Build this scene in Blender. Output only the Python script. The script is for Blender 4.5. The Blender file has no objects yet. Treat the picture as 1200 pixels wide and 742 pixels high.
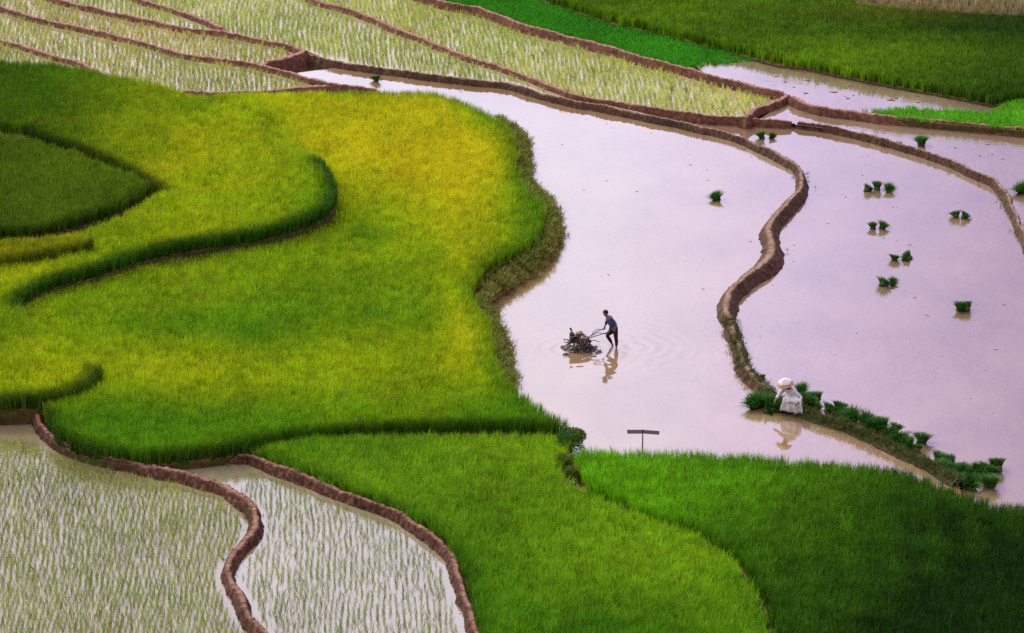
import bpy, bmesh, math, random
import numpy as np
from mathutils import Vector, Matrix, noise as mnoise

random.seed(7)
RNG = np.random.default_rng(11)
R = math.radians
scene = bpy.context.scene
COL = scene.collection

# ------------------------------------------------------------------ camera
CAM_H, PITCH, HFOV = 46.0, R(20.0), R(17.0)
FPX = 600.0 / math.tan(HFOV / 2)
C0 = np.array([0.0, 0.0, CAM_H])
FW = np.array([0.0, math.cos(PITCH), -math.sin(PITCH)])
UP = np.array([0.0, math.sin(PITCH), math.cos(PITCH)])
cam = bpy.data.objects.new('camera', bpy.data.cameras.new('camera'))
cam.data.sensor_width = 36.0
cam.data.lens = 18.0 / math.tan(HFOV / 2)
cam.data.clip_start, cam.data.clip_end = 1.0, 6000.0
cam.location = (0, 0, CAM_H)
cam.rotation_euler = (math.pi / 2 - PITCH, 0, 0)
COL.objects.link(cam)
scene.camera = cam


def P(x, y, z0=0.0, s=0.0, yr=0.0, sx=0.0):
    """world point of the site survey: sight line through (x, y) met with the plane z = z0 + s (Y - yr)"""
    d = FW + np.array([1.0, 0, 0]) * (x - 600.0) / FPX + UP * (371.0 - y) / FPX
    t = (z0 + s * (C0[1] - yr) + sx * C0[0] - C0[2]) / (d[2] - s * d[1] - sx * d[0])
    return C0 + d * t


def smooth(pts, n=5):
    """Catmull-Rom through the points (any dimension)"""
    p = [np.array(q, float) for q in pts]
    if len(p) < 3:
        return p
    p = [2 * p[0] - p[1]] + p + [2 * p[-1] - p[-2]]
    out = []
    for i in range(1, len(p) - 2):
        for k in range(n):
            t = k / n
            a, b, c, d = p[i - 1], p[i], p[i + 1], p[i + 2]
            out.append(0.5 * (2 * b + (c - a) * t + (2 * a - 5 * b + 4 * c - d) * t * t + (3 * b - a - 3 * c + d) * t ** 3))
    out.append(p[-2])
    return out


def resample(pts, ds):
    p = np.array(pts, float)
    L = np.concatenate([[0], np.cumsum(np.linalg.norm(np.diff(p, axis=0), axis=1))])
    n = max(2, int(L[-1] / ds))
    t = np.linspace(0, L[-1], n)
    return np.stack([np.interp(t, L, p[:, k]) for k in range(p.shape[1])], 1), t


# ------------------------------------------------------------------ object helpers
def tag(o, label=None, cat=None, group=None, kind=None):
    if label: o['label'] = label
    if cat: o['category'] = cat
    if group: o['group'] = group
    if kind: o['kind'] = kind
    return o


def link(name, me, mats=(), parent=None):
    o = bpy.data.objects.new(name, me)
    COL.objects.link(o)
    if me is not None:
        for m in mats if isinstance(mats, (list, tuple)) else (mats,):
            me.materials.append(m)
    if parent is not None:
        o.parent = parent
    return o


def mesh_from(name, verts, faces, smooth_shade=False):
    me = bpy.data.meshes.new(name)
    me.from_pydata([tuple(map(float, v)) for v in verts], [], faces)
    if smooth_shade:
        for p in me.polygons: p.use_smooth = True
    me.update()
    return me


def bm_obj(name, bm, mat, parent=None, shade=True):
    me = bpy.data.meshes.new(name)
    if shade:
        for f in bm.faces: f.smooth = True
    bm.to_mesh(me); bm.free()
    return link(name, me, mat, parent)


def empty(name, loc, rz=0.0):
    o = bpy.data.objects.new(name, None)
    o.location = tuple(loc); o.rotation_euler = (0, 0, rz)
    o.empty_display_size = 0.3
    COL.objects.link(o)
    return o


# ------------------------------------------------------------------ materials
def new_mat(name):
    m = bpy.data.materials.new(name); m.use_nodes = True
    nt = m.node_tree
    for n in list(nt.nodes): nt.nodes.remove(n)
    out = nt.nodes.new('ShaderNodeOutputMaterial')
    return m, nt, out


def N(nt, t, **kw):
    n = nt.nodes.new(t)
    for k, v in kw.items(): setattr(n, k, v)
    return n


def world_pos(nt):
    return N(nt, 'ShaderNodeNewGeometry').outputs['Position']


def noise_tex(nt, vec, scale, detail=4, rough=0.55, stretch=None):
    n = N(nt, 'ShaderNodeTexNoise')
    n.inputs['Scale'].default_value = scale
    n.inputs['Detail'].default_value = detail
    n.inputs['Roughness'].default_value = rough
    if stretch:
        mp = N(nt, 'ShaderNodeMapping')
        mp.inputs['Scale'].default_value = stretch
        nt.links.new(vec, mp.inputs['Vector']); vec = mp.outputs['Vector']
    nt.links.new(vec, n.inputs['Vector'])
    return n.outputs['Fac']


def ramp(nt, fac, stops):
    r = N(nt, 'ShaderNodeValToRGB')
    el = r.color_ramp.elements
    while len(el) > 1: el.remove(el[-1])
    el[0].position, el[0].color = stops[0][0], (*stops[0][1], 1)
    for p, c in stops[1:]:
        e = el.new(p); e.color = (*c, 1)
    nt.links.new(fac, r.inputs['Fac'])
    return r.outputs['Color']


def simple_mat(name, c0, c1, scale=6, rough=0.7, bump=0.3, spec=0.3, metal=0.0, stretch=None):
    m, nt, out = new_mat(name)
    b = N(nt, 'ShaderNodeBsdfPrincipled')
    tc = N(nt, 'ShaderNodeTexCoord').outputs['Object']
    f = noise_tex(nt, tc, scale, 5, 0.6, stretch)
    nt.links.new(ramp(nt, f, [(0.3, c0), (0.7, c1)]), b.inputs['Base Color'])
    b.inputs['Roughness'].default_value = rough
    b.inputs['Specular IOR Level'].default_value = spec
    b.inputs['Metallic'].default_value = metal
    if bump:
        bp = N(nt, 'ShaderNodeBump'); bp.inputs['Strength'].default_value = bump; bp.inputs['Distance'].default_value = 0.02
        nt.links.new(f, bp.inputs['Height']); nt.links.new(bp.outputs['Normal'], b.inputs['Normal'])
    nt.links.new(b.outputs['BSDF'], out.inputs['Surface'])
    return m


def mud_mat(name, dark, mid, light, moss=None, dry=None):
    m, nt, out = new_mat(name)
    b = N(nt, 'ShaderNodeBsdfPrincipled')
    pos = world_pos(nt)
    f = noise_tex(nt, pos, 5.0, 6, 0.65)
    col = ramp(nt, f, [(0.28, dark), (0.5, mid), (0.74, light)])
    big = noise_tex(nt, pos, 0.45, 3, 0.5)
    mix = N(nt, 'ShaderNodeMix', data_type='RGBA', blend_type='MULTIPLY')
    mix.inputs['Factor'].default_value = 0.7
    nt.links.new(col, mix.inputs[6])
    nt.links.new(ramp(nt, big, [(0.3, (.62, .6, .62)), (0.7, (1.15, 1.1, 1.05))]), mix.inputs[7])
    res = mix.outputs[2]
    if moss:
        mm = N(nt, 'ShaderNodeMix', data_type='RGBA')
        mf = noise_tex(nt, pos, 1.6, 4, 0.6)
        mr = N(nt, 'ShaderNodeMapRange'); mr.inputs[1].default_value = 0.45; mr.inputs[2].default_value = 0.62
        nt.links.new(mf, mr.inputs[0]); nt.links.new(mr.outputs[0], mm.inputs['Factor'])
        nt.links.new(res, mm.inputs[6]); mm.inputs[7].default_value = (*moss, 1)
        res = mm.outputs[2]
    if dry:   # trodden crest dries paler than the wet sides
        at = N(nt, 'ShaderNodeAttribute', attribute_name='dry')
        dm = N(nt, 'ShaderNodeMix', data_type='RGBA')
        dn = N(nt, 'ShaderNodeMath', operation='MULTIPLY', use_clamp=True)
        dr = N(nt, 'ShaderNodeMapRange'); dr.inputs[1].default_value = .3; dr.inputs[2].default_value = .6; dr.inputs[3].default_value = .35; dr.inputs[4].default_value = 1.0
        nt.links.new(noise_tex(nt, pos, 3.0, 4), dr.inputs[0])
        nt.links.new(at.outputs['Fac'], dn.inputs[0]); nt.links.new(dr.outputs[0], dn.inputs[1])
        nt.links.new(dn.outputs[0], dm.inputs['Factor']); nt.links.new(res, dm.inputs[6]); dm.inputs[7].default_value = (*dry, 1)
        res = dm.outputs[2]
    nt.links.new(res, b.inputs['Base Color'])
    b.inputs['Specular IOR Level'].default_value = 0.15
    rr = N(nt, 'ShaderNodeMapRange'); rr.inputs[3].default_value = 0.45; rr.inputs[4].default_value = 0.85
    nt.links.new(f, rr.inputs[0]); nt.links.new(rr.outputs[0], b.inputs['Roughness'])
    bp = N(nt, 'ShaderNodeBump'); bp.inputs['Strength'].default_value = 0.7; bp.inputs['Distance'].default_value = 0.05
    nt.links.new(noise_tex(nt, pos, 7, 4, 0.5), bp.inputs['Height']); nt.links.new(bp.outputs['Normal'], b.inputs['Normal'])
    nt.links.new(b.outputs['BSDF'], out.inputs['Surface'])
    return m


def water_mat(name, c0, c1, gain=3.0, rough=0.05, ripple=0.5, rings=None, tint=(1, 1, 1)):
    m, nt, out = new_mat(name)
    pos = world_pos(nt)
    d = N(nt, 'ShaderNodeBsdfDiffuse')
    cl = noise_tex(nt, pos, 0.25, 5, 0.6, (1, 0.6, 1))
    nt.links.new(ramp(nt, cl, [(0.3, c0), (0.7, c1)]), d.inputs['Color'])
    g = N(nt, 'ShaderNodeBsdfGlossy'); g.inputs['Roughness'].default_value = rough
    g.inputs['Color'].default_value = (*tint, 1)
    fr = N(nt, 'ShaderNodeFresnel'); fr.inputs['IOR'].default_value = 1.33
    mu = N(nt, 'ShaderNodeMath', operation='MULTIPLY_ADD', use_clamp=True); mu.inputs[1].default_value = gain * .45; mu.inputs[2].default_value = gain * .075
    nt.links.new(fr.outputs[0], mu.inputs[0])
    mx = N(nt, 'ShaderNodeMixShader')
    nt.links.new(mu.outputs[0], mx.inputs[0]); nt.links.new(d.outputs[0], mx.inputs[1]); nt.links.new(g.outputs[0], mx.inputs[2])
    # ripples: faint wind streaks, plus rings and wake around the tiller
    h1 = noise_tex(nt, pos, 1.3, 3, 0.5, (1.0, 0.8, 1))
    h2 = noise_tex(nt, pos, 5.0, 3, 0.5, (0.7, 1.6, 1))
    patch = noise_tex(nt, pos, 0.16, 2, 0.5)
    pm = N(nt, 'ShaderNodeMapRange'); pm.inputs[1].default_value = .40; pm.inputs[2].default_value = .62; pm.inputs[4].default_value = 1.8
    nt.links.new(patch, pm.inputs[0])
    a = N(nt, 'ShaderNodeMath', operation='MULTIPLY'); nt.links.new(h2, a.inputs[0]); nt.links.new(pm.outputs[0], a.inputs[1])
    s = N(nt, 'ShaderNodeMath', operation='MULTIPLY_ADD'); s.inputs[1].default_value = 0.5
    nt.links.new(a.outputs[0], s.inputs[0]); nt.links.new(h1, s.inputs[2])
    height = s.outputs[0]
    for (cx, cy, freq, fall, amp) in rings or ():
        vs = N(nt, 'ShaderNodeVectorMath', operation='SUBTRACT'); vs.inputs[1].default_value = (cx, cy, 0)
        nt.links.new(pos, vs.inputs[0])
        ln = N(nt, 'ShaderNodeVectorMath', operation='LENGTH'); nt.links.new(vs.outputs[0], ln.inputs[0])
        wob = N(nt, 'ShaderNodeMath', operation='MULTIPLY_ADD'); wob.inputs[1].default_value = 0.5
        nt.links.new(noise_tex(nt, pos, 0.8, 2), wob.inputs[0]); nt.links.new(ln.outputs['Value'], wob.inputs[2])
        f = N(nt, 'ShaderNodeMath', operation='MULTIPLY'); f.inputs[1].default_value = freq; nt.links.new(wob.outputs[0], f.inputs[0])
        sn = N(nt, 'ShaderNodeMath', operation='SINE'); nt.links.new(f.outputs[0], sn.inputs[0])
        e1 = N(nt, 'ShaderNodeMath', operation='MULTIPLY'); e1.inputs[1].default_value = -1.0 / fall; nt.links.new(ln.outputs['Value'], e1.inputs[0])
        e2 = N(nt, 'ShaderNodeMath', operation='EXPONENT'); nt.links.new(e1.outputs[0], e2.inputs[0])
        pr = N(nt, 'ShaderNodeMath', operation='MULTIPLY'); nt.links.new(sn.outputs[0], pr.inputs[0]); nt.links.new(e2.outputs[0], pr.inputs[1])
        ad = N(nt, 'ShaderNodeMath', operation='MULTIPLY_ADD'); ad.inputs[1].default_value = amp
        nt.links.new(pr.outputs[0], ad.inputs[0]); nt.links.new(height, ad.inputs[2]); height = ad.outputs[0]
    bp = N(nt, 'ShaderNodeBump'); bp.inputs['Strength'].default_value = ripple; bp.inputs['Distance'].default_value = 0.03
    nt.links.new(height, bp.inputs['Height'])
    nt.links.new(bp.outputs['Normal'], g.inputs['Normal'])
    nt.links.new(mx.outputs[0], out.inputs['Surface'])
    return m


def leaf_mat(name, color=None, transl=0.2, gloss=0.03):
    """leaf: diffuse + translucent + a little sheen; colour from each clump's own 'tint'"""
    m, nt, out = new_mat(name)
    if color is None:
        at = N(nt, 'ShaderNodeAttribute', attribute_type='INSTANCER', attribute_name='tint')
        col = at.outputs['Color']
    else:
        pos = world_pos(nt)
        col = ramp(nt, noise_tex(nt, pos, 9, 3), [(0.3, tuple(c * .6 for c in color)), (0.7, tuple(c * 1.35 for c in color))])
    d = N(nt, 'ShaderNodeBsdfDiffuse'); t = N(nt, 'ShaderNodeBsdfTranslucent'); g = N(nt, 'ShaderNodeBsdfGlossy')
    g.inputs['Roughness'].default_value = 0.45
    nt.links.new(col, d.inputs['Color']); nt.links.new(col, t.inputs['Color'])
    m1 = N(nt, 'ShaderNodeMixShader'); m1.inputs[0].default_value = transl
    m2 = N(nt, 'ShaderNodeMixShader'); m2.inputs[0].default_value = gloss
    nt.links.new(d.outputs[0], m1.inputs[1]); nt.links.new(t.outputs[0], m1.inputs[2])
    nt.links.new(m1.outputs[0], m2.inputs[1]); nt.links.new(g.outputs[0], m2.inputs[2])
    nt.links.new(m2.outputs[0], out.inputs['Surface'])
    return m


MUD = mud_mat('mud_bund', (.034, .016, .009), (.105, .053, .032), (.22, .125, .08), None, (.42, .28, .20))
MUD_FAR = mud_mat('mud_bund_far', (.07, .026, .016), (.20, .082, .052), (.33, .17, .115), None, (.44, .25, .175))
MUD_NEAR = mud_mat('mud_bund_near', (.028, .010, .006), (.105, .042, .026), (.30, .155, .11), None, (.36, .19, .135))
MUD_MOSS = mud_mat('mud_bund_mossy', (.04, .028, .014), (.10, .07, .03), (.2, .16, .09), (.05, .075, .012))
BANK = mud_mat('weedy_bank', (.10, .055, .02), (.26, .15, .06), (.42, .27, .12), (.17, .19, .03))
SOIL = mud_mat('terrace_soil', (.05, .03, .014), (.13, .08, .035), (.24, .15, .07), (.07, .11, .015))
LEAF = leaf_mat('rice_leaf')
SEEDLING = leaf_mat('seedling_leaf', (.045, .18, .012), 0.3, 0.04)
WEED = leaf_mat('weed_leaf', (.15, .22, .02), 0.3, 0.04)

# ------------------------------------------------------------------ scatter (clumps of leaves, one object per crop)
def clump(n, h, spread, w, seed, lean=0.35, segs=3, arch=0.5, hv=0.25):
    """verts, faces of a clump of tapering, arching blades standing at the origin"""
    r = random.Random(seed); V = []; F = []
    for i in range(n):
        a = r.uniform(0, 2 * math.pi); rad = spread * math.sqrt(r.random())
        bx, by = rad * math.cos(a), rad * math.sin(a)
        az = a + r.uniform(-.9, .9); ln = lean * r.uniform(.2, 1.0)
        hh = h * r.uniform(1 - hv, 1 + hv * .6); ww = w * r.uniform(.75, 1.2)
        px, py = -math.sin(az + r.uniform(-1, 1)), math.cos(az + r.uniform(-1, 1))
        k0 = len(V)
        for s in range(segs + 1):
            t = s / segs
            out = hh * (ln * t + arch * ln * t * t * t * 1.6)
            z = hh * (t - arch * ln * .55 * t * t * t)
            x, y = bx + math.cos(az) * out, by + math.sin(az) * out
            if s == segs:
                V.append((x, y, z))
            else:
                hw = ww * .5 * (1 - .55 * t * t)
                V.append((x - px * hw, y - py * hw, z)); V.append((x + px * hw, y + py * hw, z))
        for s in range(segs - 1):
            b = k0 + 2 * s; F.append((b, b + 1, b + 3, b + 2))
        b = k0 + 2 * (segs - 1); F.append((b, b + 1, b + 2))
    return V, F


def scatter(name, pts, scl, tint, variants, mat, tilt=0.12):
    """one object: loose points carrying clump variants by geometry nodes; attributes on the points"""
    n = len(pts)
    V = [np.asarray(pts, float)]; vid = [np.full(n, -1)]; F = []; off = n
    for k, (v, f) in enumerate(variants):
        V.append(np.array(v)); vid.append(np.full(len(v), k))
        F += [tuple(i + off for i in q) for q in f]; off += len(v)
    V = np.concatenate(V); vid = np.concatenate(vid).astype(np.int32)
    me = bpy.data.meshes.new(name)
    me.from_pydata(V.tolist(), [], F)
    tot = len(V)
    def attr(nm, tp, key, data):
        a = me.attributes.new(nm, tp, 'POINT'); a.data.foreach_set(key, data.ravel())
    attr('vid', 'INT', 'value', vid)
    sc = np.ones(tot, np.float32); sc[:n] = scl; attr('sc', 'FLOAT', 'value', sc)
    rot = np.zeros((tot, 3), np.float32)
    rot[:n, :2] = RNG.normal(0, tilt, (n, 2)); rot[:n, 2] = RNG.uniform(0, 6.283, n); attr('rot', 'FLOAT_VECTOR', 'vector', rot)
    tc = np.ones((tot, 4), np.float32); tc[:n, :3] = tint; attr('tint', 'FLOAT_COLOR', 'color', tc)
    pk = np.zeros(tot, np.int32); pk[:n] = RNG.integers(0, len(variants), n); attr('pick', 'INT', 'value', pk)
    o = link(name, me, mat)
    ng = bpy.data.node_groups.new(name + '_nodes', 'GeometryNodeTree')
    ng.interface.new_socket('Geometry', in_out='INPUT', socket_type='NodeSocketGeometry')
    ng.interface.new_socket('Geometry', in_out='OUTPUT', socket_type='NodeSocketGeometry')
    gi = ng.nodes.new('NodeGroupInput'); go = ng.nodes.new('NodeGroupOutput')
    def na(nm, dt):
        a = ng.nodes.new('GeometryNodeInputNamedAttribute'); a.data_type = dt; a.inputs['Name'].default_value = nm
        return a.outputs['Attribute']
    vida = na('vid', 'INT')
    def sep(k):
        cmp_ = ng.nodes.new('FunctionNodeCompare'); cmp_.data_type = 'INT'; cmp_.operation = 'EQUAL'
        ia = [s for s in cmp_.inputs if s.enabled]
        ng.links.new(vida, ia[0]); ia[1].default_value = k
        s = ng.nodes.new('GeometryNodeSeparateGeometry'); s.domain = 'POINT'
        ng.links.new(gi.outputs[0], s.inputs['Geometry']); ng.links.new(cmp_.outputs[0], s.inputs['Selection'])
        return s.outputs['Selection']
    jn = ng.nodes.new('GeometryNodeJoinGeometry')
    for k in range(len(variants)):
        g2 = ng.nodes.new('GeometryNodeGeometryToInstance')
        ng.links.new(sep(k), g2.inputs[0]); ng.links.new(g2.outputs[0], jn.inputs[0])
    iop = ng.nodes.new('GeometryNodeInstanceOnPoints')
    ng.links.new(sep(-1), iop.inputs['Points']); ng.links.new(jn.outputs[0], iop.inputs['Instance'])
    iop.inputs['Pick Instance'].default_value = True
    ng.links.new(na('pick', 'INT'), iop.inputs['Instance Index'])
    e2r = ng.nodes.new('FunctionNodeEulerToRotation')
    ng.links.new(na('rot', 'FLOAT_VECTOR'), e2r.inputs[0]); ng.links.new(e2r.outputs[0], iop.inputs['Rotation'])
    ng.links.new(na('sc', 'FLOAT'), iop.inputs['Scale'])
    ng.links.new(iop.outputs[0], go.inputs[0])
    md = o.modifiers.new('clumps', 'NODES'); md.node_group = ng
    return o


def inside(x, y, poly):
    res = np.zeros(len(x), bool)
    n = len(poly)
    for i in range(n):
        x0, y0 = poly[i][:2]; x1, y1 = poly[(i + 1) % n][:2]
        if y0 == y1: continue
        c = ((y0 > y) != (y1 > y)) & (x < (x1 - x0) * (y - y0) / (y1 - y0) + x0)
        res ^= c
    return res


def to_px(x, y, z):
    rx, ry, rz = x - C0[0], y - C0[1], z - C0[2]
    d = ry * FW[1] + rz * FW[2]
    u = ry * UP[1] + rz * UP[2]
    return 600 + FPX * rx / d, 371 - FPX * u / d


def fnoise(x, y, scale, seed):
    """cheap smooth 2-D noise in about -1..1"""
    r = np.random.default_rng(seed); v = 0
    for o in range(3):
        for k in range(4):
            a = r.uniform(0, 6.283); f = scale * (1.9 ** o) * r.uniform(.7, 1.3)
            v = v + np.sin((x * math.cos(a) + y * math.sin(a)) * f + r.uniform(0, 6.283)) * (.5 ** o)
    return v / 4.2


def grid_pts(poly, zf, sx, sy, jit, wav=0.0, ang=0.0, margin=210, skip=0.0, hz=0.5):
    p = np.array(poly)[:, :2]
    ca, sa = math.cos(ang), math.sin(ang)
    q = np.stack([p[:, 0] * ca + p[:, 1] * sa, -p[:, 0] * sa + p[:, 1] * ca], 1)
    xs = np.arange(q[:, 0].min(), q[:, 0].max(), sx); ys = np.arange(q[:, 1].min(), q[:, 1].max(), sy)
    X, Y = np.meshgrid(xs, ys); X, Y = X.ravel(), Y.ravel()
    X = X + RNG.normal(0, jit * sx, len(X)); Y = Y + RNG.normal(0, jit * sy, len(Y))
    if wav:
        X = X + wav * fnoise(X * .6, Y, 1.3, 3) + wav * 1.2 * fnoise(X, Y, .35, 4)
    x, y = X * ca - Y * sa, X * sa + Y * ca
    k = inside(x, y, p)
    if skip: k &= RNG.random(len(x)) > skip
    x, y = x[k], y[k]; z = zf(x, y)
    px, py = to_px(x, y, z + hz)
    k = (px > -margin) & (px < 1200 + margin) & (py > -42) & (py < 790)
    return np.stack([x[k], y[k], z[k]], 1), px[k], py[k]


# ------------------------------------------------------------------ terrain pieces
def prism(name, poly, ztop, zbot, mat, label, kind='structure', cat=None):
    """solid ground under a field: top outline (world x, y), z by function, vertical earth sides"""
    n = len(poly)
    top = [(p[0], p[1], ztop(p[0], p[1])) for p in poly]
    bot = [(p[0], p[1], zbot) for p in poly]
    area = sum(top[i][0] * top[(i + 1) % n][1] - top[(i + 1) % n][0] * top[i][1] for i in range(n))
    idx = list(range(n)) if area > 0 else list(range(n - 1, -1, -1))
    top = [top[i] for i in idx]; bot = [bot[i] for i in idx]
    from mathutils.geometry import tessellate_polygon
    v = [Vector(t) for t in top]
    faces = [tuple(t) if (v[t[1]] - v[t[0]]).cross(v[t[2]] - v[t[0]]).z > 0 else tuple(t)[::-1] for t in tessellate_polygon([v])]
    for i in range(n):
        j = (i + 1) % n; faces.append((j, i, n + i, n + j))
    me = mesh_from(name, top + bot, faces)
    return tag(link(name, me, mat), label, cat, None, kind)


def sheet(name, poly, z, mat, label):
    from mathutils.geometry import tessellate_polygon
    v = [Vector((p[0], p[1], z)) for p in poly]
    tr = tessellate_polygon([v])
    fs = [t if (v[t[1]] - v[t[0]]).cross(v[t[2]] - v[t[0]]).z > 0 else t[::-1] for t in tr]
    return tag(link(name, mesh_from(name, v, fs), mat), label, None, None, 'structure')


def sheet_plain(name, poly, z, mat, label):
    n = len(poly)
    area = sum(poly[i][0] * poly[(i + 1) % n][1] - poly[(i + 1) % n][0] * poly[i][1] for i in range(n))
    pts = poly if area > 0 else poly[::-1]
    me = mesh_from(name, [(p[0], p[1], z) for p in pts], [tuple(range(n))])
    return tag(link(name, me, mat), label, None, None, 'structure')


def world_poly(px, zp, s=0.0, yr=0.0, sx=0.0):
    return [P(x, y, zp, s, yr, sx) for x, y in px]


BLINES = []; BL3 = []


def bund(name, label, px, zc, w, mat, depth=0.7, ds=0.09, crest=0.32, rough=1.0, seed=0, w1=None, taper=(0.5, 0.5), cat='earth bund', wl=None):
    """ridge of shovelled mud along a traced crest line: flattened top, sloping lumpy sides going below the water"""
    if isinstance(zc, list):
        fr_ = np.linspace(0, 1, len(px)); zz = np.interp(fr_, [k_[0] for k_ in zc], [k_[1] for k_ in zc])
        line = smooth([P(x, y, z_) for (x, y), z_ in zip(px, zz)], 6)
    else:
        line = smooth([P(x, y, zc) for x, y in px], 6)
    pts, T = resample(line, ds)
    BLINES.append(resample(line, .6)[0][:, :2]); BL3.append(resample(line, .03)[0])
    n = len(pts); tan = np.gradient(pts, axis=0); tan[:, 2] = 0
    tan /= np.linalg.norm(tan, axis=1)[:, None]
    nor = np.stack([-tan[:, 1], tan[:, 0], np.zeros(n)], 1)
    us = [-1, -.86, -.72, -.58, -.45, -.34, -.22, -.1, 0, .1, .22, .34, .45, .58, .72, .86, 1]
    V = []; F = []; m = len(us)
    for i in range(n):
        c = pts[i]; t = T[i]
        ww = float(np.interp(t / T[-1], [k_[0] for k_ in w], [k_[1] for k_ in w])) if isinstance(w, list) else w + ((w1 - w) * t / T[-1] if w1 is not None else 0)
        ww *= 1 + .38 * rough * mnoise.noise((t * .5, seed * 7.3, 0)) + .22 * rough * mnoise.noise((t * 1.9, seed, 4))
        e = 1.0
        if taper[0] and t < taper[0]: e = min(e, (t / taper[0]) ** .5)
        if taper[1] and T[-1] - t < taper[1]: e = min(e, ((T[-1] - t) / taper[1]) ** .5)
        off = .11 * rough * mnoise.noise((t * .6, 3.3, seed)) + .035 * rough * mnoise.noise((t * 2.6, 1.3, seed))
        lift = .07 * rough * mnoise.noise((t * .8, 9.1, seed))
        for u in us:
            a = max(0.0, abs(u) - crest) / (1 - crest)
            z = -depth * (a ** 1.15)
            p = c + nor[i] * (u * ww * (.55 + .45 * e) + off)
            q = Vector((t * 4.6, u * ww * 2.2, seed))
            d = mnoise.voronoi(q)[0]
            cl = ((.45 - d[0]) * .075 + min(d[1] - d[0], .25) * .06) * rough
            nz = .03 * rough * mnoise.noise(q * 3.3)
            k = 1 - .5 * a
            V.append((p[0] + nor[i][0] * np.sign(u) * cl * .6 * a, p[1] + nor[i][1] * np.sign(u) * cl * .6 * a,
                      c[2] + z + lift + (cl + nz) * k - (1 - e) * (depth * .75)))
    for i in range(n - 1):
        for k in range(m - 1):
            b = i * m + k; F.append((b, b + m, b + m + 1, b + 1))
    me = mesh_from(name, V, F, False)
    dry = np.tile(np.clip(1.3 - np.abs(np.array(us)) / (crest * .9), 0, 1), n).astype(np.float32)
    me.attributes.new('dry', 'FLOAT', 'POINT').data.foreach_set('value', dry)
    return tag(link(name, me, mat), label, cat), pts


def loft(name, label, top_px, bot_px, z_top, z_bot, mat, rows=7, bulge=.25, seed=1, cat='bank', rough=1.0):
    a, _ = resample(smooth([P(x, y, *z_top) for x, y in top_px], 6), .12)
    m = len(a)
    b = smooth([P(x, y, z_bot) for x, y in bot_px], 6)
    b = np.array(b); L = np.concatenate([[0], np.cumsum(np.linalg.norm(np.diff(b, axis=0), axis=1))]); t = np.linspace(0, L[-1], m)
    b = np.stack([np.interp(t, L, b[:, k]) for k in range(3)], 1)
    V = []; F = []
    for i in range(m):
        for r in range(rows + 2):
            f = min(r / rows, 1.0)
            p = a[i] * (1 - f) + b[i] * f
            z = a[i][2] + (b[i][2] - a[i][2]) * (f ** 1.7)
            if r > rows: z -= .3
            q = Vector((p[0] * 2.2, p[1] * 2.2, z * 2.2 + seed))
            d = (.5 - mnoise.voronoi(q)[0][0]) * .14 * rough + .08 * rough * mnoise.noise(q * 2)
            wob = .12 * rough * mnoise.noise((p[0] * .8, p[1] * .8, seed + 5.0)) * f
            V.append((p[0] + wob, p[1] + wob, z + d * (.4 + .6 * (1 - f))))
    k = rows + 2
    for i in range(m - 1):
        for r in range(k - 1):
            c = i * k + r; F.append((c, c + 1, c + k + 1, c + k))
    me = mesh_from(name, V, F)
    return tag(link(name, me, mat), label, cat), a, b


# ------------------------------------------------------------------ traced lines (pixels of the survey photograph, 1200 x 742)
A1 = [(-300, -90), (-70, -18), (0, 7), (50, 22), (111, 35), (162, 47), (209, 61), (253, 68), (286, 72), (320, 79), (350, 88), (381, 96), (410, 100), (449, 105)]
A1B = [(205, 106), (245, 107), (290, 107), (330, 104), (365, 101), (395, 99)]
A2 = [(-200, -70), (0, -20), (72, 0), (101, 7), (145, 17), (189, 26), (216, 32), (256, 36), (297, 44), (324, 49), (347, 55), (358, 60)]
A3 = [(110, -22), (168, 0), (202, 10), (229, 19), (249, 27), (268, 35)]
A4 = [(-300, -40), (-60, 28), (0, 46), (20, 51), (44, 59), (67, 66), (95, 74), (120, 84)]
A5 = [(357, 59), (342, 65), (324, 70), (302, 74)]
A0 = [(357, 59), (376, 67), (400, 73), (434, 78), (467, 82), (511, 88), (552, 93), (592, 97), (616, 103), (636, 110), (670, 117), (703, 123), (737, 130), (771, 137), (800, 143), (820, 148), (844, 153), (867, 160), (891, 171), (911, 180), (929, 190), (939, 203), (938, 215), (931, 228), (920, 240), (910, 251), (901, 262), (902, 276), (905, 292), (898, 304), (884, 316), (868, 329), (855, 342), (850, 355), (853, 371), (860, 388), (865, 402), (869, 418), (877, 433), (890, 446), (903, 459)]
A0B = [(903, 459), (918, 468), (938, 477), (962, 487), (999, 499), (1017, 507), (1038, 517), (1058, 527), (1082, 538), (1104, 550), (1125, 562)]
A6 = [(330, -18), (372, 0), (404, 9), (434, 20), (467, 34), (501, 47), (535, 61), (569, 72), (602, 83), (636, 96), (666, 108), (690, 114), (720, 119), (754, 124), (800, 130), (834, 135), (867, 137), (901, 140), (930, 142)]
B2 = [(932, 142.5), (938, 143), (969, 147), (989, 151), (1016, 157), (1043, 164), (1073, 173), (1103, 183), (1137, 198), (1164, 210), (1179, 226), (1189, 246), (1197, 267), (1212, 300), (1240, 340), (1275, 400), (1310, 470), (1350, 560), (1385, 660)]
A7 = [(460, -20), (515, 0), (558, 8), (589, 19), (619, 30), (653, 39), (686, 47), (720, 56), (754, 67), (800, 78), (834, 88), (867, 96), (894, 103), (926, 110)]
A8 = [(926, 109), (911, 117), (888, 126), (876, 134), (872, 138)]
B3 = [(922, 110), (945, 120), (969, 126), (1002, 130), (1036, 135), (1070, 138), (1103, 141), (1137, 144), (1200, 150), (1290, 160), (1450, 178), (1650, 200)]
G1 = [(610, -20), (662, 0), (693, 9), (720, 18), (754, 25), (800, 36), (834, 44), (867, 53), (894, 61), (915, 66)]
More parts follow.
